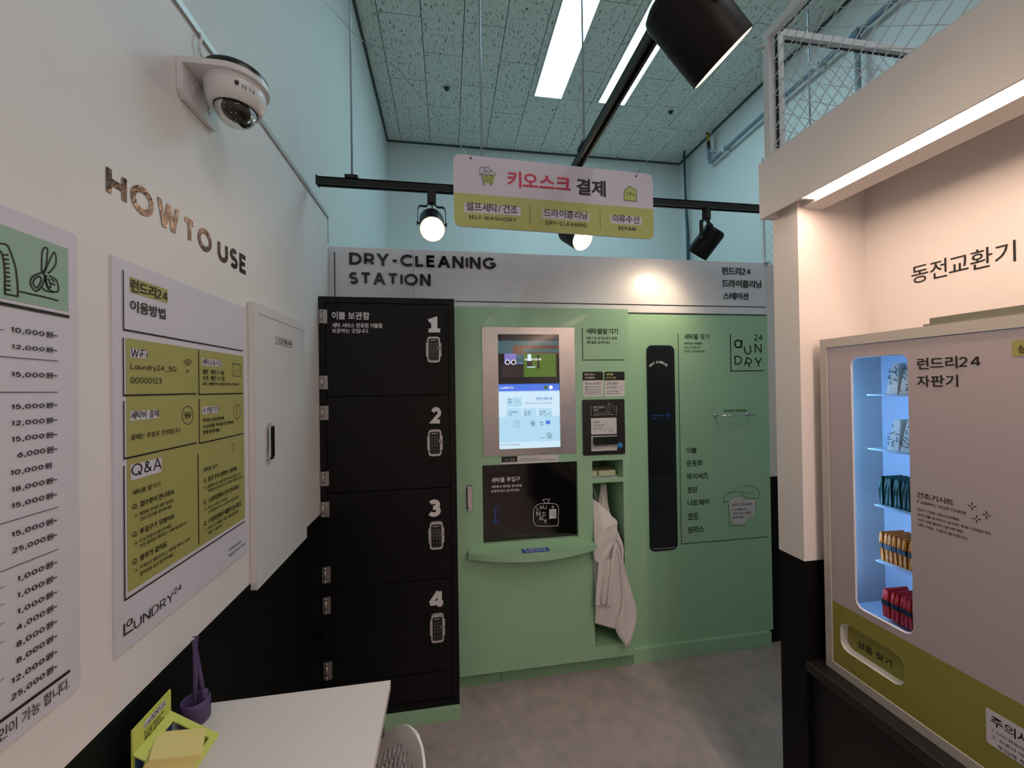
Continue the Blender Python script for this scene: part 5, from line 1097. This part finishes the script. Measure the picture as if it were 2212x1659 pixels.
for r in (0, 1):
    for k in range(3):
        t = thing('detergent_pouch', ('upright white printed pouch, '+['leftmost', 'second', 'third'][k]+' on the top shelf of the vending window' if r == 0 else 'upright white printed pouch, '+['leftmost', 'second', 'third'][k]+' on the second shelf of the vending window'), 'pouch', (1.252, .955-.034*k, shz[r]+.0005), ('pouches on the top vending shelf' if r == 0 else 'pouches on the second vending shelf'))
        y_ = .955-.034*k; z_ = shz[r]+.0005; h_ = .088
        mb = MB(); mb.add([(1.250, y_-.016, z_), (1.250, y_+.014, z_), (1.32, y_+.014, z_), (1.32, y_-.016, z_), (1.262, y_-.013, z_+h_), (1.262, y_+.003, z_+h_), (1.31, y_+.003, z_+h_), (1.31, y_-.013, z_+h_)], [(0, 3, 2, 1), (4, 5, 6, 7), (0, 1, 5, 4), (1, 2, 6, 5), (2, 3, 7, 6), (3, 0, 4, 7)])
        mb.build('pouch', M_pbag, t)
        mb = MB(); fq = FR_(1.2495); rr = random.Random(r*7+k)
        for _ in range(11):
            zz = rr.uniform(.01, .075); a_ = -y_+rr.uniform(-.012, .012); xo = .012*zz/h_
            f2 = FR_(1.2492+xo*.9); L_ = rr.uniform(.006, .013); an = rr.choice((0, 1.57, .8, 2.2))
            f2.stroke(mb, [(a_-L_/2*math.cos(an), z_+zz-L_/2*math.sin(an)), (a_+rr.uniform(-.002, .002), z_+zz), (a_+L_/2*math.cos(an), z_+zz+L_/2*math.sin(an))], .0022, .0012)
        mb.build('print', M_ink, t)
# board on top of the machine
tb = MB().box(1.182, 1.39, .10, .826, VZ1+.0005, VZ1+.006).box(1.186, 1.39, .10, .815, VZ1+.006, VZ1+.020); tb.build('display_board', mat('grey_board', (120, 122, 110), .5), None, label='thin grey board lying on top of the vending machine', cat='board')

# ---- cage above the beam
cg = thing('mesh_cage', 'white framed wire mesh cage on top of the overhead beam', 'cage', (1.1, .6, 2.362))
def bars(x0, x1, y0, y1, z0, z1, nm='frame_bar', m_=M_cage): MB().box(x0, x1, y0, y1, z0, z1, bev=.001).build(nm, m_, cg)
bars(1.079, 1.101, 1.178, 1.203, 2.362, 2.765); bars(1.079, 1.101, -1.2, 1.203, 2.765, 2.792); bars(1.083, 1.095, -1.2, 1.178, 2.362, 2.372)
bars(1.112, 1.136, 1.176, 1.194, 2.362, 2.775); bars(1.112, 2.05, 1.176, 1.194, 2.775, 2.798); bars(2.03, 2.05, 1.176, 1.194, 2.362, 2.775); bars(1.136, 2.03, 1.178, 1.192, 2.362, 2.374)
MB().box(1.103, 1.106, 1.168, 1.177, 2.372, 2.78).box(1.103, 1.106, -1.2, 1.150, 2.760, 2.764).box(1.136, 2.03, 1.186, 1.190, 2.764, 2.770).build('gasket', M_dark, cg)
def mesh_net(name, fr_, a0, a1, b0, b1, cw, chh, wr):
    """chain link: alternating zig-zag wires meeting at the twists"""
    mb = MB(); n = int((a1-a0)/cw)+1; rows = int((b1-b0)/(chh/2))+1
    for i in range(n):
        xc = a0+cw*(i+.5)
        pts = []
        for j in range(rows+1):
            s_ = 1 if (j+i) % 2 == 0 else -1
            x = xc+s_*(cw*.5+wr*.2); z = b0+j*chh/2
            if z > b1: break
            x = min(max(x, a0), a1); pts.append(fr_.w(x, z, (.0008 if j % 2 else -.0008)))
        if len(pts) > 1: mb.tube(pts, wr, 4, caps=False)
    return mb.build(name, M_wire, cg, kind='stuff')
mesh_net('wire_mesh', FR_(1.098), -1.176, .6, 2.372, 2.765, .032, .056, .0019)
mesh_net('wire_mesh', FY(1.183), 1.136, 2.03, 2.372, 2.775, .028, .052, .0011)
# eye bolt
ey = FR_(1.079).wp(1648, 104); MB().tube([ey, ey-Vector((.022, 0, 0))], .0045, 8).build('eye_bolt', M_silver, cg)
# small cage seen below the beam, beside the far wall
sg = thing('small_cage', 'narrow white frame with wire mesh standing on the station between header board and beam', 'cage', (1.985, 2.20, 2.342))
MB().box(1.945, 1.958, 2.19, 2.205, 2.342, 3.0, bev=.001).build('frame_bar', M_cage, sg); MB().box(1.958, 1.962, 2.194, 2.2, 2.342, 3.0).build('gasket', M_dark, sg)
mb = MB()
for i in range(8):
    xc = 1.975+.026*i; mb.tube([(xc+(.013 if (j+i) % 2 else -.013), 2.198, 2.342+j*.028) for j in range(24)], .0009, 4, caps=False)
mb.build('wire_mesh', M_wire, sg, kind='stuff')
# small white bracket on the header end
b0_ = FY(2.17).wp(1656, 569); MB().box(b0_.x-.012, b0_.x+.03, 2.165, 2.2, 2.3415, 2.345).build('shelf_bracket', M_cage, None, label='tiny white angle bracket at the right end of the header board', cat='bracket')

# ---- pipe, valve, conduits on the right wall
xp_ = 2.70; rp_ = FR_(xp_)
pp_ = thing('water_pipe', 'blue grey pipe with elbow and clip along the far right wall', 'pipe', (xp_, 3, 3.85))
mb = MB(); z0_ = 3.89; mb.tube([(xp_, 3.73, 4.03), (xp_, 3.73, 3.93), (xp_, 3.72, 3.885), (xp_, 3.68, 3.872), (xp_, 3.60, 3.876), (xp_, 3.4, 3.885), (xp_, 3.0, 3.90), (xp_, 2.1, 3.905), (xp_, 1.2, 3.905)], .018, 12); mb.build('pipe_run', M_conduit, pp_)
MB().lathe([(.05, ZC-.002), (.048, ZC-.012), (.02, ZC-.014)], 20, xf=Matrix.Translation((xp_, 3.755, 0))).build('ceiling_collar', M_metalw, pp_)
MB().tube([(xp_, 3.745, ZC-.01), (xp_, 3.74, 4.11)], .012, 10).build('brass_neck', M_brass, pp_)
MB().tube([(xp_, 3.74, 4.11), (xp_, 3.735, 4.03)], .017, 10).build('joint_sleeve', mat('brown_sleeve', (66, 52, 44), .5), pp_)
MB().box(xp_+.008, xp_+.022, 3.68, 3.71, 4.0, 4.14, bev=.003).box(xp_-.01, XR-.001, 3.685, 3.705, 3.98, 3.995).build('valve_bracket', M_metalw, pp_)
for yy, zz in ((3.50, 3.881), (2.5, 3.903)): MB().box(xp_-.022, XR-.001, yy-.014, yy+.014, zz-.022, zz-.018).box(xp_-.022, xp_-.018, yy-.014, yy+.014, zz-.022, zz+.022).box(xp_-.022, XR-.001, yy-.014, yy+.014, zz+.018, zz+.022).build('pipe_clip', M_metalw, pp_)
MB().tube([(xp_, 2.24, 3.905), (xp_, 2.20, 3.905)], .026, 12).tube([(xp_, 2.22, 3.905), (xp_, 2.22, 3.6), (xp_, 2.22, 2.6)], .016, 10).build('drop_pipe', M_conduit, pp_)
for k, (dx_, lb) in enumerate(((0, 'upright dark blue conduit in the far right corner, left one'), (.055, 'upright dark blue conduit in the far right corner, right one'))):
    MB().tube([(2.66+dx_*.5, 4.1+dx_, ZC), (2.665+dx_*.8, 4.1+dx_, 3.6), (2.675+dx_, 4.1+dx_, 3.3), (2.675+dx_, 4.1+dx_, 0)], .011, 8).build('conduit', mat('dark_blue_conduit', (52, 72, 92), .4), None, label=lb, cat='conduit', group='corner conduits')

# ================================================================== TRACKS, SPOTS, HANGING SIGN
YT, ZT = 1.85, 2.495
def track_sec(mb, p0, p1, wdir, w=.032, h=.032):
    p0, p1, wd = Vector(p0), Vector(p1), Vector(wdir); up = Vector((0, 0, 1)); t = .005
    for (a, b, c, d) in ((-w/2, -w/2+t+.004, 0, h), (w/2-t-.004, w/2, 0, h), (-w/2, w/2, h-t, h), (-w/2+.004, w/2-.004, h-.018, h-t)):
        mb.prism([p0+wd*a+up*c, p0+wd*b+up*c, p0+wd*b+up*d, p0+wd*a+up*d], p1-p0)
    return mb
tk = thing('lighting_track', 'long black lighting track hung across in front of the header board', 'track', (.6, YT, ZT))
track_sec(MB(), (-.545, YT, ZT), (2.6, YT, ZT), (0, 1, 0)).build('rail', M_track, tk)
MB().box(-.553, -.545, YT-.018, YT+.018, ZT-.003, ZT+.036, bev=.001).build('end_cap', M_track, tk)
tk2 = thing('lighting_track', 'black lighting track running toward the camera under the ceiling lights', 'track', (.54, .8, ZT))
track_sec(MB(), (.540, YT-.017, ZT), (.540, -1.5, ZT), (1, 0, 0)).build('rail', M_track, tk2)
MB().box(.510, .570, YT-.05, YT-.018, ZT-.002, ZT+.036, bev=.002).build('connector', M_track, tk2)
for (x, y, nm, pr) in ((-.406, YT, 'leftmost', tk), (.171, YT, 'second', tk), (1.94, YT, 'far', tk), (.54, 1.49, 'front', tk2), (.54, -.5, 'rear', tk2)):
    if nm == 'front':
        pass
    MB().box(x-.028 if pr is tk else .520, x+.028 if pr is tk else .560, y-.02 if pr is tk else y-.03, y+.02 if pr is tk else y+.03, ZT+.032, ZT+.048, bev=.003).build('hanger_clamp', M_track, pr)
    xx = x if pr is tk else .540
    MB().tube([(xx, y, ZT+.046), (xx, y, ZC-.0)], .0042, 8).build('threaded_rod', M_rod, pr, label='thin steel rod up to the ceiling')
E_lens = emit('warm_spot_lens', (1.0, 0.72, 0.48), L_LENS, False)
def spot(name_label, px, py, adp_px, yt, aim, power, size=1.0, track='x', group='black track spotlights', off=(0, 0)):
    """aim: world direction the lamp points to. px,py: photo position of the can pivot, on the track's plane."""
    if track == 'x': piv = FY(yt).wp(px, py); 
    else: piv = Vector(px)
    t = thing('track_spotlight', name_label, 'spotlight', piv, group)
    aim = Vector(aim).normalized(); yaw = math.atan2(aim.x, -aim.y); t.rotation_euler = (0, 0, yaw)
    tilt = math.acos(max(-1, min(1, -aim.z)))          # 0 = straight down, rotates toward local -y
    zr = ZT-piv.z; s = size; ofl = Matrix.Rotation(-yaw, 3, 'Z') @ Vector((off[0], off[1], 0)); to = Matrix.Translation(ofl)
    mb = MB(); mb.box(-.021*s, .021*s, -.016, .016, zr-.056, zr+.006, bev=.005, xf=to).box(-.020*s, .020*s, -.016, .016, zr-.001, zr+.012, bev=.001, xf=to); mb.build('adapter', M_track, t, local=True)
    yk = MB(); r = .066*s; top = zr-.056
    pth = [(-r, 0, -.004), (-r, 0, top-.030), (-r*.93, 0, top-.016), (-r*.78, 0, top-.012), (-r*.38, 0, top-.012), (-r*.22, 0, top), (r*.22, 0, top), (r*.38, 0, top-.012), (r*.78, 0, top-.012), (r*.93, 0, top-.016), (r, 0, top-.030), (r, 0, -.004)]
    for i in range(len(pth)-1):
        a, b = Vector(pth[i]), Vector(pth[i+1]); a = a+ofl*max(0, a.z/top); b = b+ofl*max(0, b.z/top); d = (b-a).normalized(); nrm = Vector((d.z, 0, -d.x))*.0014; yv = Vector((0, .009, 0))
        yk.prism([a-yv-nrm, a+yv-nrm, b+yv-nrm, b-yv-nrm], nrm*2)
    yk.build('yoke', M_track, t, local=True)
    R = Matrix.Rotation(-tilt, 4, 'X')                 # local -z -> toward -y
    can = MB(); Rr = .059*s; L0, L1 = .072*s, -.082*s
    can.lathe([(.0001, L0+.002), (Rr*.72, L0+.002), (Rr*.94, L0-.006), (Rr, L0-.016), (Rr, L1)], 36, xf=R)
    can.lathe([(Rr, L1), (Rr*.955, L1)], 36, xf=R, mi=1); can.lathe([(Rr*.955, L1), (Rr*.955, L1+.012), (Rr*.80, L1+.020)], 36, xf=R, mi=1)
    # flip inner normals is unnecessary: faces are two sided
    can.build('can', [M_spotb, mat('spot_baffle', (205, 190, 170), .35)], t, local=True)
    MB().lathe([(.0001, L1+.019), (Rr*.80, L1+.019)], 32, xf=R).build('lens', E_lens, t, local=True, label='glowing warm lens')
    for sx in (-1, 1):
        kx = Matrix.Translation((sx*Rr, 0, 0)) @ Matrix.Rotation(sx*math.pi/2, 4, 'Y')
        MB().lathe([(.004*s, 0), (.004*s, .008*s), (.010*s, .009*s), (.010*s, .013*s), (.0001, .013*s)], 12, xf=kx).build('knob', M_track, t, local=True)
    top_c = R @ Vector((0, 0, L0))
    MB().tube([(ofl.x, ofl.y, zr-.052), (ofl.x+.004, ofl.y+.01, zr-.075), (-.012*s, .02, zr-.09), (-.04*s, .018, (zr-.09+top_c.z)/2+.004), (-.035*s, .012, top_c.z), (-.01, top_c.y, top_c.z)], .0028, 8).build('cord', M_blackpl, t, local=True)
    ld = bpy.data.lights.new('lamp', 'SPOT'); ld.energy = power; ld.color = (1.0, 0.74, 0.50); ld.spot_size = math.radians(125); ld.spot_blend = 1.0; ld.shadow_soft_size = .04
    lo = bpy.data.objects.new('lamp', ld); COL.objects.link(lo); lo.parent = t
    lo.matrix_local = R @ Matrix.Translation((0, 0, L1-.004))
    ORG[t.name] = piv
    return t
spot('lit black track spotlight left of the hanging sign, facing the room', 933, 484, 0, YT, (.05, -.78, -.62), L_SPOT, size=.94)
spot('lit black track spotlight half hidden under the hanging sign', 1240, 506, 0, YT, (.32, -.80, -.62), L_SPOT, size=.94)
spot('black track spotlight at right, turned to the green cabinet', 1527, 521, 0, YT, (-.36, .58, -.73), L_SPOT*1.5, size=.94)
spot('large near black spotlight at the top of the picture pointing down right', (.455, .665, 2.262), 0, 0, 0, (.70, .02, -.70), L_SPOT*.8, track='y', size=1.0, off=(.085, 0))

# hanging sign
A = FY(1.335).wp(976.5, 331); Bq = FY(1.372).wp(1408, 376.5); Cq = FY(1.335).wp(981, 488)
uu = (Bq-A); Wd = uu.length; uu.normalize(); vv = (A-Cq); vv = (vv-uu*vv.dot(uu)); Hh = vv.length; SG = Fr(Cq, uu, vv)
sg_t = thing('hanging_sign', 'white and green sign board with red Korean heading hanging from two wires', 'sign', SG.w(Wd/2, 0))
mb = MB(); SG.rect(mb, 0, Wd, 0, Hh, 0, th=.004, r=.022); mb.build('board', M_poster, sg_t)
_, gb = SG.p(979.5, 415); _, gb2 = SG.p(1408, 452); gb = (gb+gb2)/2
mb = MB(); q = [p for p in rrect(0.0006, Wd-.0006, 0.0006, gb, .022)]; q = [(x, gb if y > gb-.023 else y) for x, y in q]
q = [(0.0006, gb) if (y == gb and x < Wd/2) else ((Wd-.0006, gb) if y == gb else (x, y)) for x, y in q]
q2 = []
for p_ in q:
    if not q2 or (abs(p_[0]-q2[-1][0])+abs(p_[1]-q2[-1][1])) > 1e-6: q2.append(p_)
SG.poly(mb, q2, .0005); mb.build('green_band', M_olive2, sg_t)
def cs(x, y): return (960+x/4.706, 320+y/4.706)
mbh = MB()
for L, R, T in (((198, 645), (775, 692), 555), ((993, 712), (1472, 748), 622), ((1688, 762), (2007, 786), 680)):
    a0, b0 = SG.p(*cs(*L)); a1, b1 = SG.p(*cs(*R)); bt = SG.p(*cs(L[0], T))[1]; b = (b0+b1)/2; SG.rect(mbh, a0, a1, b, b+bt-b0, .0008)
mbh.build('highlight', M_poster, sg_t)
mb = MB(); st_ = lambda s_, L, R, T, b_=.02, mi=0: text_into(mb, SG, s_, cs(*L), cs(*R), cs(L[0], T)[1], b_, .0012, mi)
st_('키오스크', (640, 408), (1283, 442), 240, .034, 1); st_('결제', (1343, 476), (1640, 495), 310, .034, 0)
st_('셀프세탁/건조', (218, 640), (745, 668), 550, .008); st_('SELF WASH/DRY', (247, 718), (732, 752), 680, .018); st_('드라이클리닝', (1010, 700), (1452, 725), 620, .008); st_('DRY-CLEANING', (1030, 778), (1450, 807), 740, .018); st_('의류수선', (1705, 752), (1980, 770), 675, .008); st_('REPAIR', (1767, 833), (1945, 845), 795, .018)
for (x0, y0), (x1, y1) in (((866, 578), (873, 785)), ((1580, 640), (1587, 835))):
    for k in range(8):
        f0, f1 = k/8, k/8+.07; S(mb, SG, cs, [(x0+(x1-x0)*f0, y0+(y1-y0)*f0), (x0+(x1-x0)*f1, y0+(y1-y0)*f1)], .0016, smooth=False, d=.0012)
mbg = MB(); SG.poly(mbg, [SG.p(*cs(x, y)) for x, y in ((382, 278), (512, 280), (503, 358), (400, 355))], .0008)
SG.poly(mbg, [SG.p(*cs(x, y)) for x, y in ((1828, 430), (1882, 388), (1948, 428), (1952, 544), (1825, 530))], .0008); mbg.build('print_patch', mat('lime_print', (176, 196, 112), .5), sg_t)
cart(mb, SG, cs, 372, 272, 1.28, .0014); cart2 = [(1828, 430), (1882, 388), (1948, 428), (1952, 544), (1825, 530), (1828, 430)]
S(mb, SG, cs, cart2, .0016, smooth=False, d=.0013)
for ch, x, y, rt, wdt in (('D', 1860, 468, -.05, 24), ('R', 1890, 464, -.1, 22), ('Y', 1920, 476, .35, 22)):
    v2, f2 = glyphs(ch, .0); ca, cb = SG.p(*cs(x, y)); hh = .0125; ww = .0075
    fit(mb, SG, v2, f2, (min(v.x for v in v2), max(v.x for v in v2), min(v.y for v in v2), max(v.y for v in v2)), ca-ww/2, ca+ww/2, cb-hh/2, cb+hh/2, .0013, rot=rt)
mb.build('lettering', [mat('sign_ink', (26, 24, 36), .5), M_red], sg_t)
mb = MB()
for q in ((267, 103), (1946, 287)): mb.lathe([(.0035, 0), (.0035, .001), (.0001, .001)], 12, xf=Matrix.Translation(SG.wp(*cs(*q))) @ Matrix.Rotation(math.pi/2, 4, 'X'))
mb.build('eyelet', M_blackpl, sg_t)
h1 = SG.wp(*cs(267, 103), .001); h2 = SG.wp(*cs(1946, 287), .001)
e1 = FL(XLU+.002).wp(697, 0); MB().tube([h1, SG.wp(1006, 328, -.004), FY(1.1).wp(865, 155), FY(.95).wp(765, 72), e1], .0009, 6).build('wire', M_rod, sg_t, label='thin suspension wire to the left')
MB().tube([h2, SG.wp(1384, 362, .002), FY(1.30).wp(1430, 316), ey-Vector((.022, 0, 0))], .0009, 6).build('wire', M_rod, sg_t, label='thin suspension wire to the cage eye bolt')

# ================================================================== TABLE + THINGS ON IT
ZTb = .895
tb_ = thing('standing_table', 'white topped narrow standing table along the left wall', 'table', (-.36, .4, 0))
MB().box(XL+.001, -.146, -.35, 1.008, ZTb-.022, ZTb, bev=.0012).build('tabletop', M_table, tb_)
for (x, y) in ((-.175, .975), (-.56, .975), (-.175, -.32), (-.56, -.32)): MB().box(x-.016, x+.016, y-.016, y+.016, 0, ZTb-.022, bev=.002).build('leg', M_track, tb_)
MB().box(-.565, -.165, .965, .985, ZTb-.062, ZTb-.022).box(-.567, -.553, -.32, .965, ZTb-.062, ZTb-.022).build('apron', M_track, tb_)
# pen holder with two tethered pens
pc_ = FZ(ZTb).wp(421, 1556); px_, py_ = pc_.x+.001, pc_.y
ph = thing('pen_cup', 'purple silicone pen cup at the back corner of the table', 'pen holder', (px_, py_, ZTb))
Tp = Matrix.Translation((px_, py_, ZTb))
MB().lathe([(.0001, 0), (.024, 0), (.027, .003), (.0275, .030), (.0265, .044), (.0245, .046), (.0225, .043), (.0225, .012), (.0001, .012)], 28, xf=Tp).build('cup', M_purple, ph)
MB().box(px_+.012, px_+.024, py_-.006, py_+.006, ZTb+.040, ZTb+.064, bev=.004).build('pen_loop', M_purple, ph)
def pen(lbl, p0, p1, r):
    t = thing('pen', lbl, 'pen', p0, 'purple counter pens'); p0, p1 = Vector(p0), Vector(p1); d = p1-p0
    MB().tube([p0, p0+d*.04, p0+d*.96, p1], r, 12, radii=[r*.5, r, r, r*.82]).build('barrel', M_purple, t)
    sp_ = [p0+d*.965+Vector((r*1.3*math.cos(a), r*1.3*math.sin(a), a*.0011)) for a in [k*.7 for k in range(14)]]
    MB().tube(sp_, .0009, 5).build('tether_coil', M_purple, t)
ZPf = FY(py_); top = ZPf.wp(420.5, 1381); top2 = ZPf.wp(411, 1388)
pen('upright purple pen standing in the pen cup', (px_+.000, py_, ZTb+.0125), (top.x+.001, py_, top.z), .0046)
pen('purple pen leaning behind the upright one in the pen cup', (px_+.0175, py_+.006, ZTb+.020), (top2.x, py_+.012, top2.z-.002), .0042)
# card holder
ch_ = thing('form_holder', 'lime green folded card holder on the table near the wall', 'card holder', (-.53, .86, ZTb))
y0, y1 = .812, .911; xb_ = -.560
bb_ = MB().box(xb_-.003, xb_, y0, y1, ZTb, 1.000).build('back_board', M_lime, ch_)
HF = FL(xb_)
mb = MB()
a0, b0 = HF.w(y0+.022, .985), None
vs2, f2 = glyphs('LaUNDRY24', .0)
fit(mb, HF, vs2, f2, (min(v.x for v in vs2), max(v.x for v in vs2), min(v.y for v in vs2), max(v.y for v in vs2)), y0+.028, y1-.018, .982, .992, .0012)
for k in range(4):
    s_ = ['추가 요청 사항이 있으시면', '신청서를 작성하여', '세탁물과 함께 봉투에', '넣어주세요.'][k]; vs2, f2 = glyphs(s_, .01)
    fit(mb, HF, vs2, f2, (min(v.x for v in vs2), max(v.x for v in vs2), min(v.y for v in vs2), max(v.y for v in vs2)), y0+.026, y1-.022-.008*(k % 2)-.01*(k == 3), .9755-.006*k-.0045, .9755-.006*k, .0006)
mb.build('lettering', M_ink, bb_); mb = MB(); HF.rect(mb, y0+.026, y1-.016, .981, .993, .0006); mb.build('highlight', M_poster, bb_)
# sloping front frame: ring from the fold (z .957) down to the table
q0 = Vector((xb_, y0, .957)); q1 = Vector((xb_, y1, .957)); dn = Vector((.088, 0, -.060))
nrm = dn.cross(Vector((0, 1, 0))).normalized()
if nrm.z < 0: nrm = -nrm
def slab(mb, s0, s1, t0, t1, off=0, th=.002):
    P_ = lambda s_, t_: q0+(q1-q0)*s_+dn*t_+nrm*off
    mb.prism([P_(s0, t0), P_(s1, t0), P_(s1, t1), P_(s0, t1)], -nrm*th)
mb = MB(); slab(mb, 0, .16, 0, 1); slab(mb, .84, 1, 0, 1); slab(mb, .16, .84, 0, .16); slab(mb, .16, .84, .88, 1); mb.build('front_frame', M_lime, ch_)
MB().box(xb_+.001, xb_+.004, y0+.004, y1-.004, ZTb+.0005, .952).build('inner_card', M_navy, ch_, label='navy inner card')
MB().box(xb_+.005, xb_+.080, y0+.001, y1-.001, ZTb, ZTb+.002).build('base', M_lime, ch_)
env = thing('form_stack', 'thick stack of pale yellow forms leaning in the lime holder', 'paper stack', (-.515, .845, ZTb+.003))
ex = Matrix.Translation((-.520, .846, ZTb+.033)) @ Matrix.Rotation(math.radians(24), 4, 'Z') @ Matrix.Rotation(math.radians(20), 4, 'Y')
mb = MB()
mb.box(-.036, .044, -.034, .034, -.010, .0, xf=ex)
for k in range(5): mb.box(-.036+.0010*k, .044+.0008*k, -.0341-.0003*k, .034, .0004+.0026*k, .0026+.0026*k, xf=ex)
mb.build('forms', M_yellow, env)

# chair
chh_ = thing('shell_chair', 'white perforated plastic chair pushed beside the standing table', 'chair', (-.10, .72, 0))
CT = Vector((-.092, .86, .874))
def shell():
    # oval perforated backrest, faces the table
    mb = MB(); U, Vn = 80, 96; vs = []; H = .40; Wm = .185
    yawc = math.radians(-62); cu, su = math.cos(yawc), math.sin(yawc)
    for j in range(Vn+1):
        t = j/Vn
        hw = Wm*(1-(1-t)**2.2)**.5*(1-.08*t)+.003
        for i in range(U+1):
            s_ = (i/U)*2-1; a = s_*hw
            dep = -.035*(a/Wm)**2-.03*math.sin(t*1.5)
            lx = a; ly = dep-.05*t+.02*(1-t)**3; lz = -H*t
            vs.append(CT+Vector((lx*cu-ly*su, lx*su+ly*cu, lz)))
    fs = []
    for j in range(Vn):
        for i in range(U):
            s_ = abs((i+.5)/U*2-1); t = (j+.5)/Vn; hw = Wm*(1-(1-t)**2.2)**.5
            c = int((((i+.5)/U*2-1)*hw+Wm)/.0044); hole = (s_*hw < hw-.030 and .10 < t < .93 and c % 3 == 0 and (j+(c//3 % 2)*3) % 6 < 4)
            if hole: continue
            fs.append((j*(U+1)+i, (j+1)*(U+1)+i, (j+1)*(U+1)+i+1, j*(U+1)+i+1))
    mb.add(vs, fs, 0, True); o = mb.build('backrest', M_chair, chh_); md = o.modifiers.new('thick', 'SOLIDIFY'); md.thickness = .006; md.offset = 0
shell()
mb = MB(); cc0 = CT+Vector((-.20, -.12, -.43))
mb.add([], [])
vs = []; n = 28
for r in (0.0, .5, .85, 1.0, 1.03):
    for k in range(n):
        a = 2*math.pi*k/n; rr = r*.205; vs.append(cc0+Vector((rr*math.cos(a), rr*math.sin(a)*.98, (.018*r*r if r <= 1 else -.02)-(.0))))
fs = [(q*n+k, q*n+(k+1) % n, (q+1)*n+(k+1) % n, (q+1)*n+k) for q in range(4) for k in range(n)]
mb.add(vs, fs, 0, True); o = mb.build('seat', M_chair, chh_); md = o.modifiers.new('t', 'SOLIDIFY'); md.thickness = .008
for sx, sy in ((-1, -1), (1, -1), (1, 1), (-1, 1)):
    MB().tube([cc0+Vector((sx*.11, sy*.11, -.01)), (cc0.x+sx*.19, cc0.y+sy*.19, 0)], .010, 10, radii=[.012, .008]).build('leg', M_metalw, chh_)
MB().tube([cc0+Vector((.17*math.cos(a), .17*math.sin(a), -.30)) for a in [k*math.pi/10 for k in range(21)]], .006, 8).build('foot_ring', M_metalw, chh_)
MB().box(cc0.x+.15, cc0.x+.20, cc0.y+.02, cc0.y+.12, cc0.z-.005, cc0.z+.05, bev=.004).build('back_joint', M_chair, chh_)

# ================================================================== room lights behind the camera
t = thing('linear_lamp', 'long warm linear lamp hanging behind the camera', 'lamp', (.70, -1.4, 2.70))
MB().box(.672, .728, -2.6, -.2, 2.70, 2.712).build('diffuser', emit('warm_linear', (1.0, 0.80, 0.66), L_STRIP, False), t)
MB().box(.668, .732, -2.61, -.19, 2.7125, 2.76).build('housing', M_track, t)
for y in (-2.3, -.5): MB().tube([(.70, y, 2.76), (.70, y, ZC)], .003, 6).build('rod', M_rod, t)

bpy.data.objects.remove(_TO)
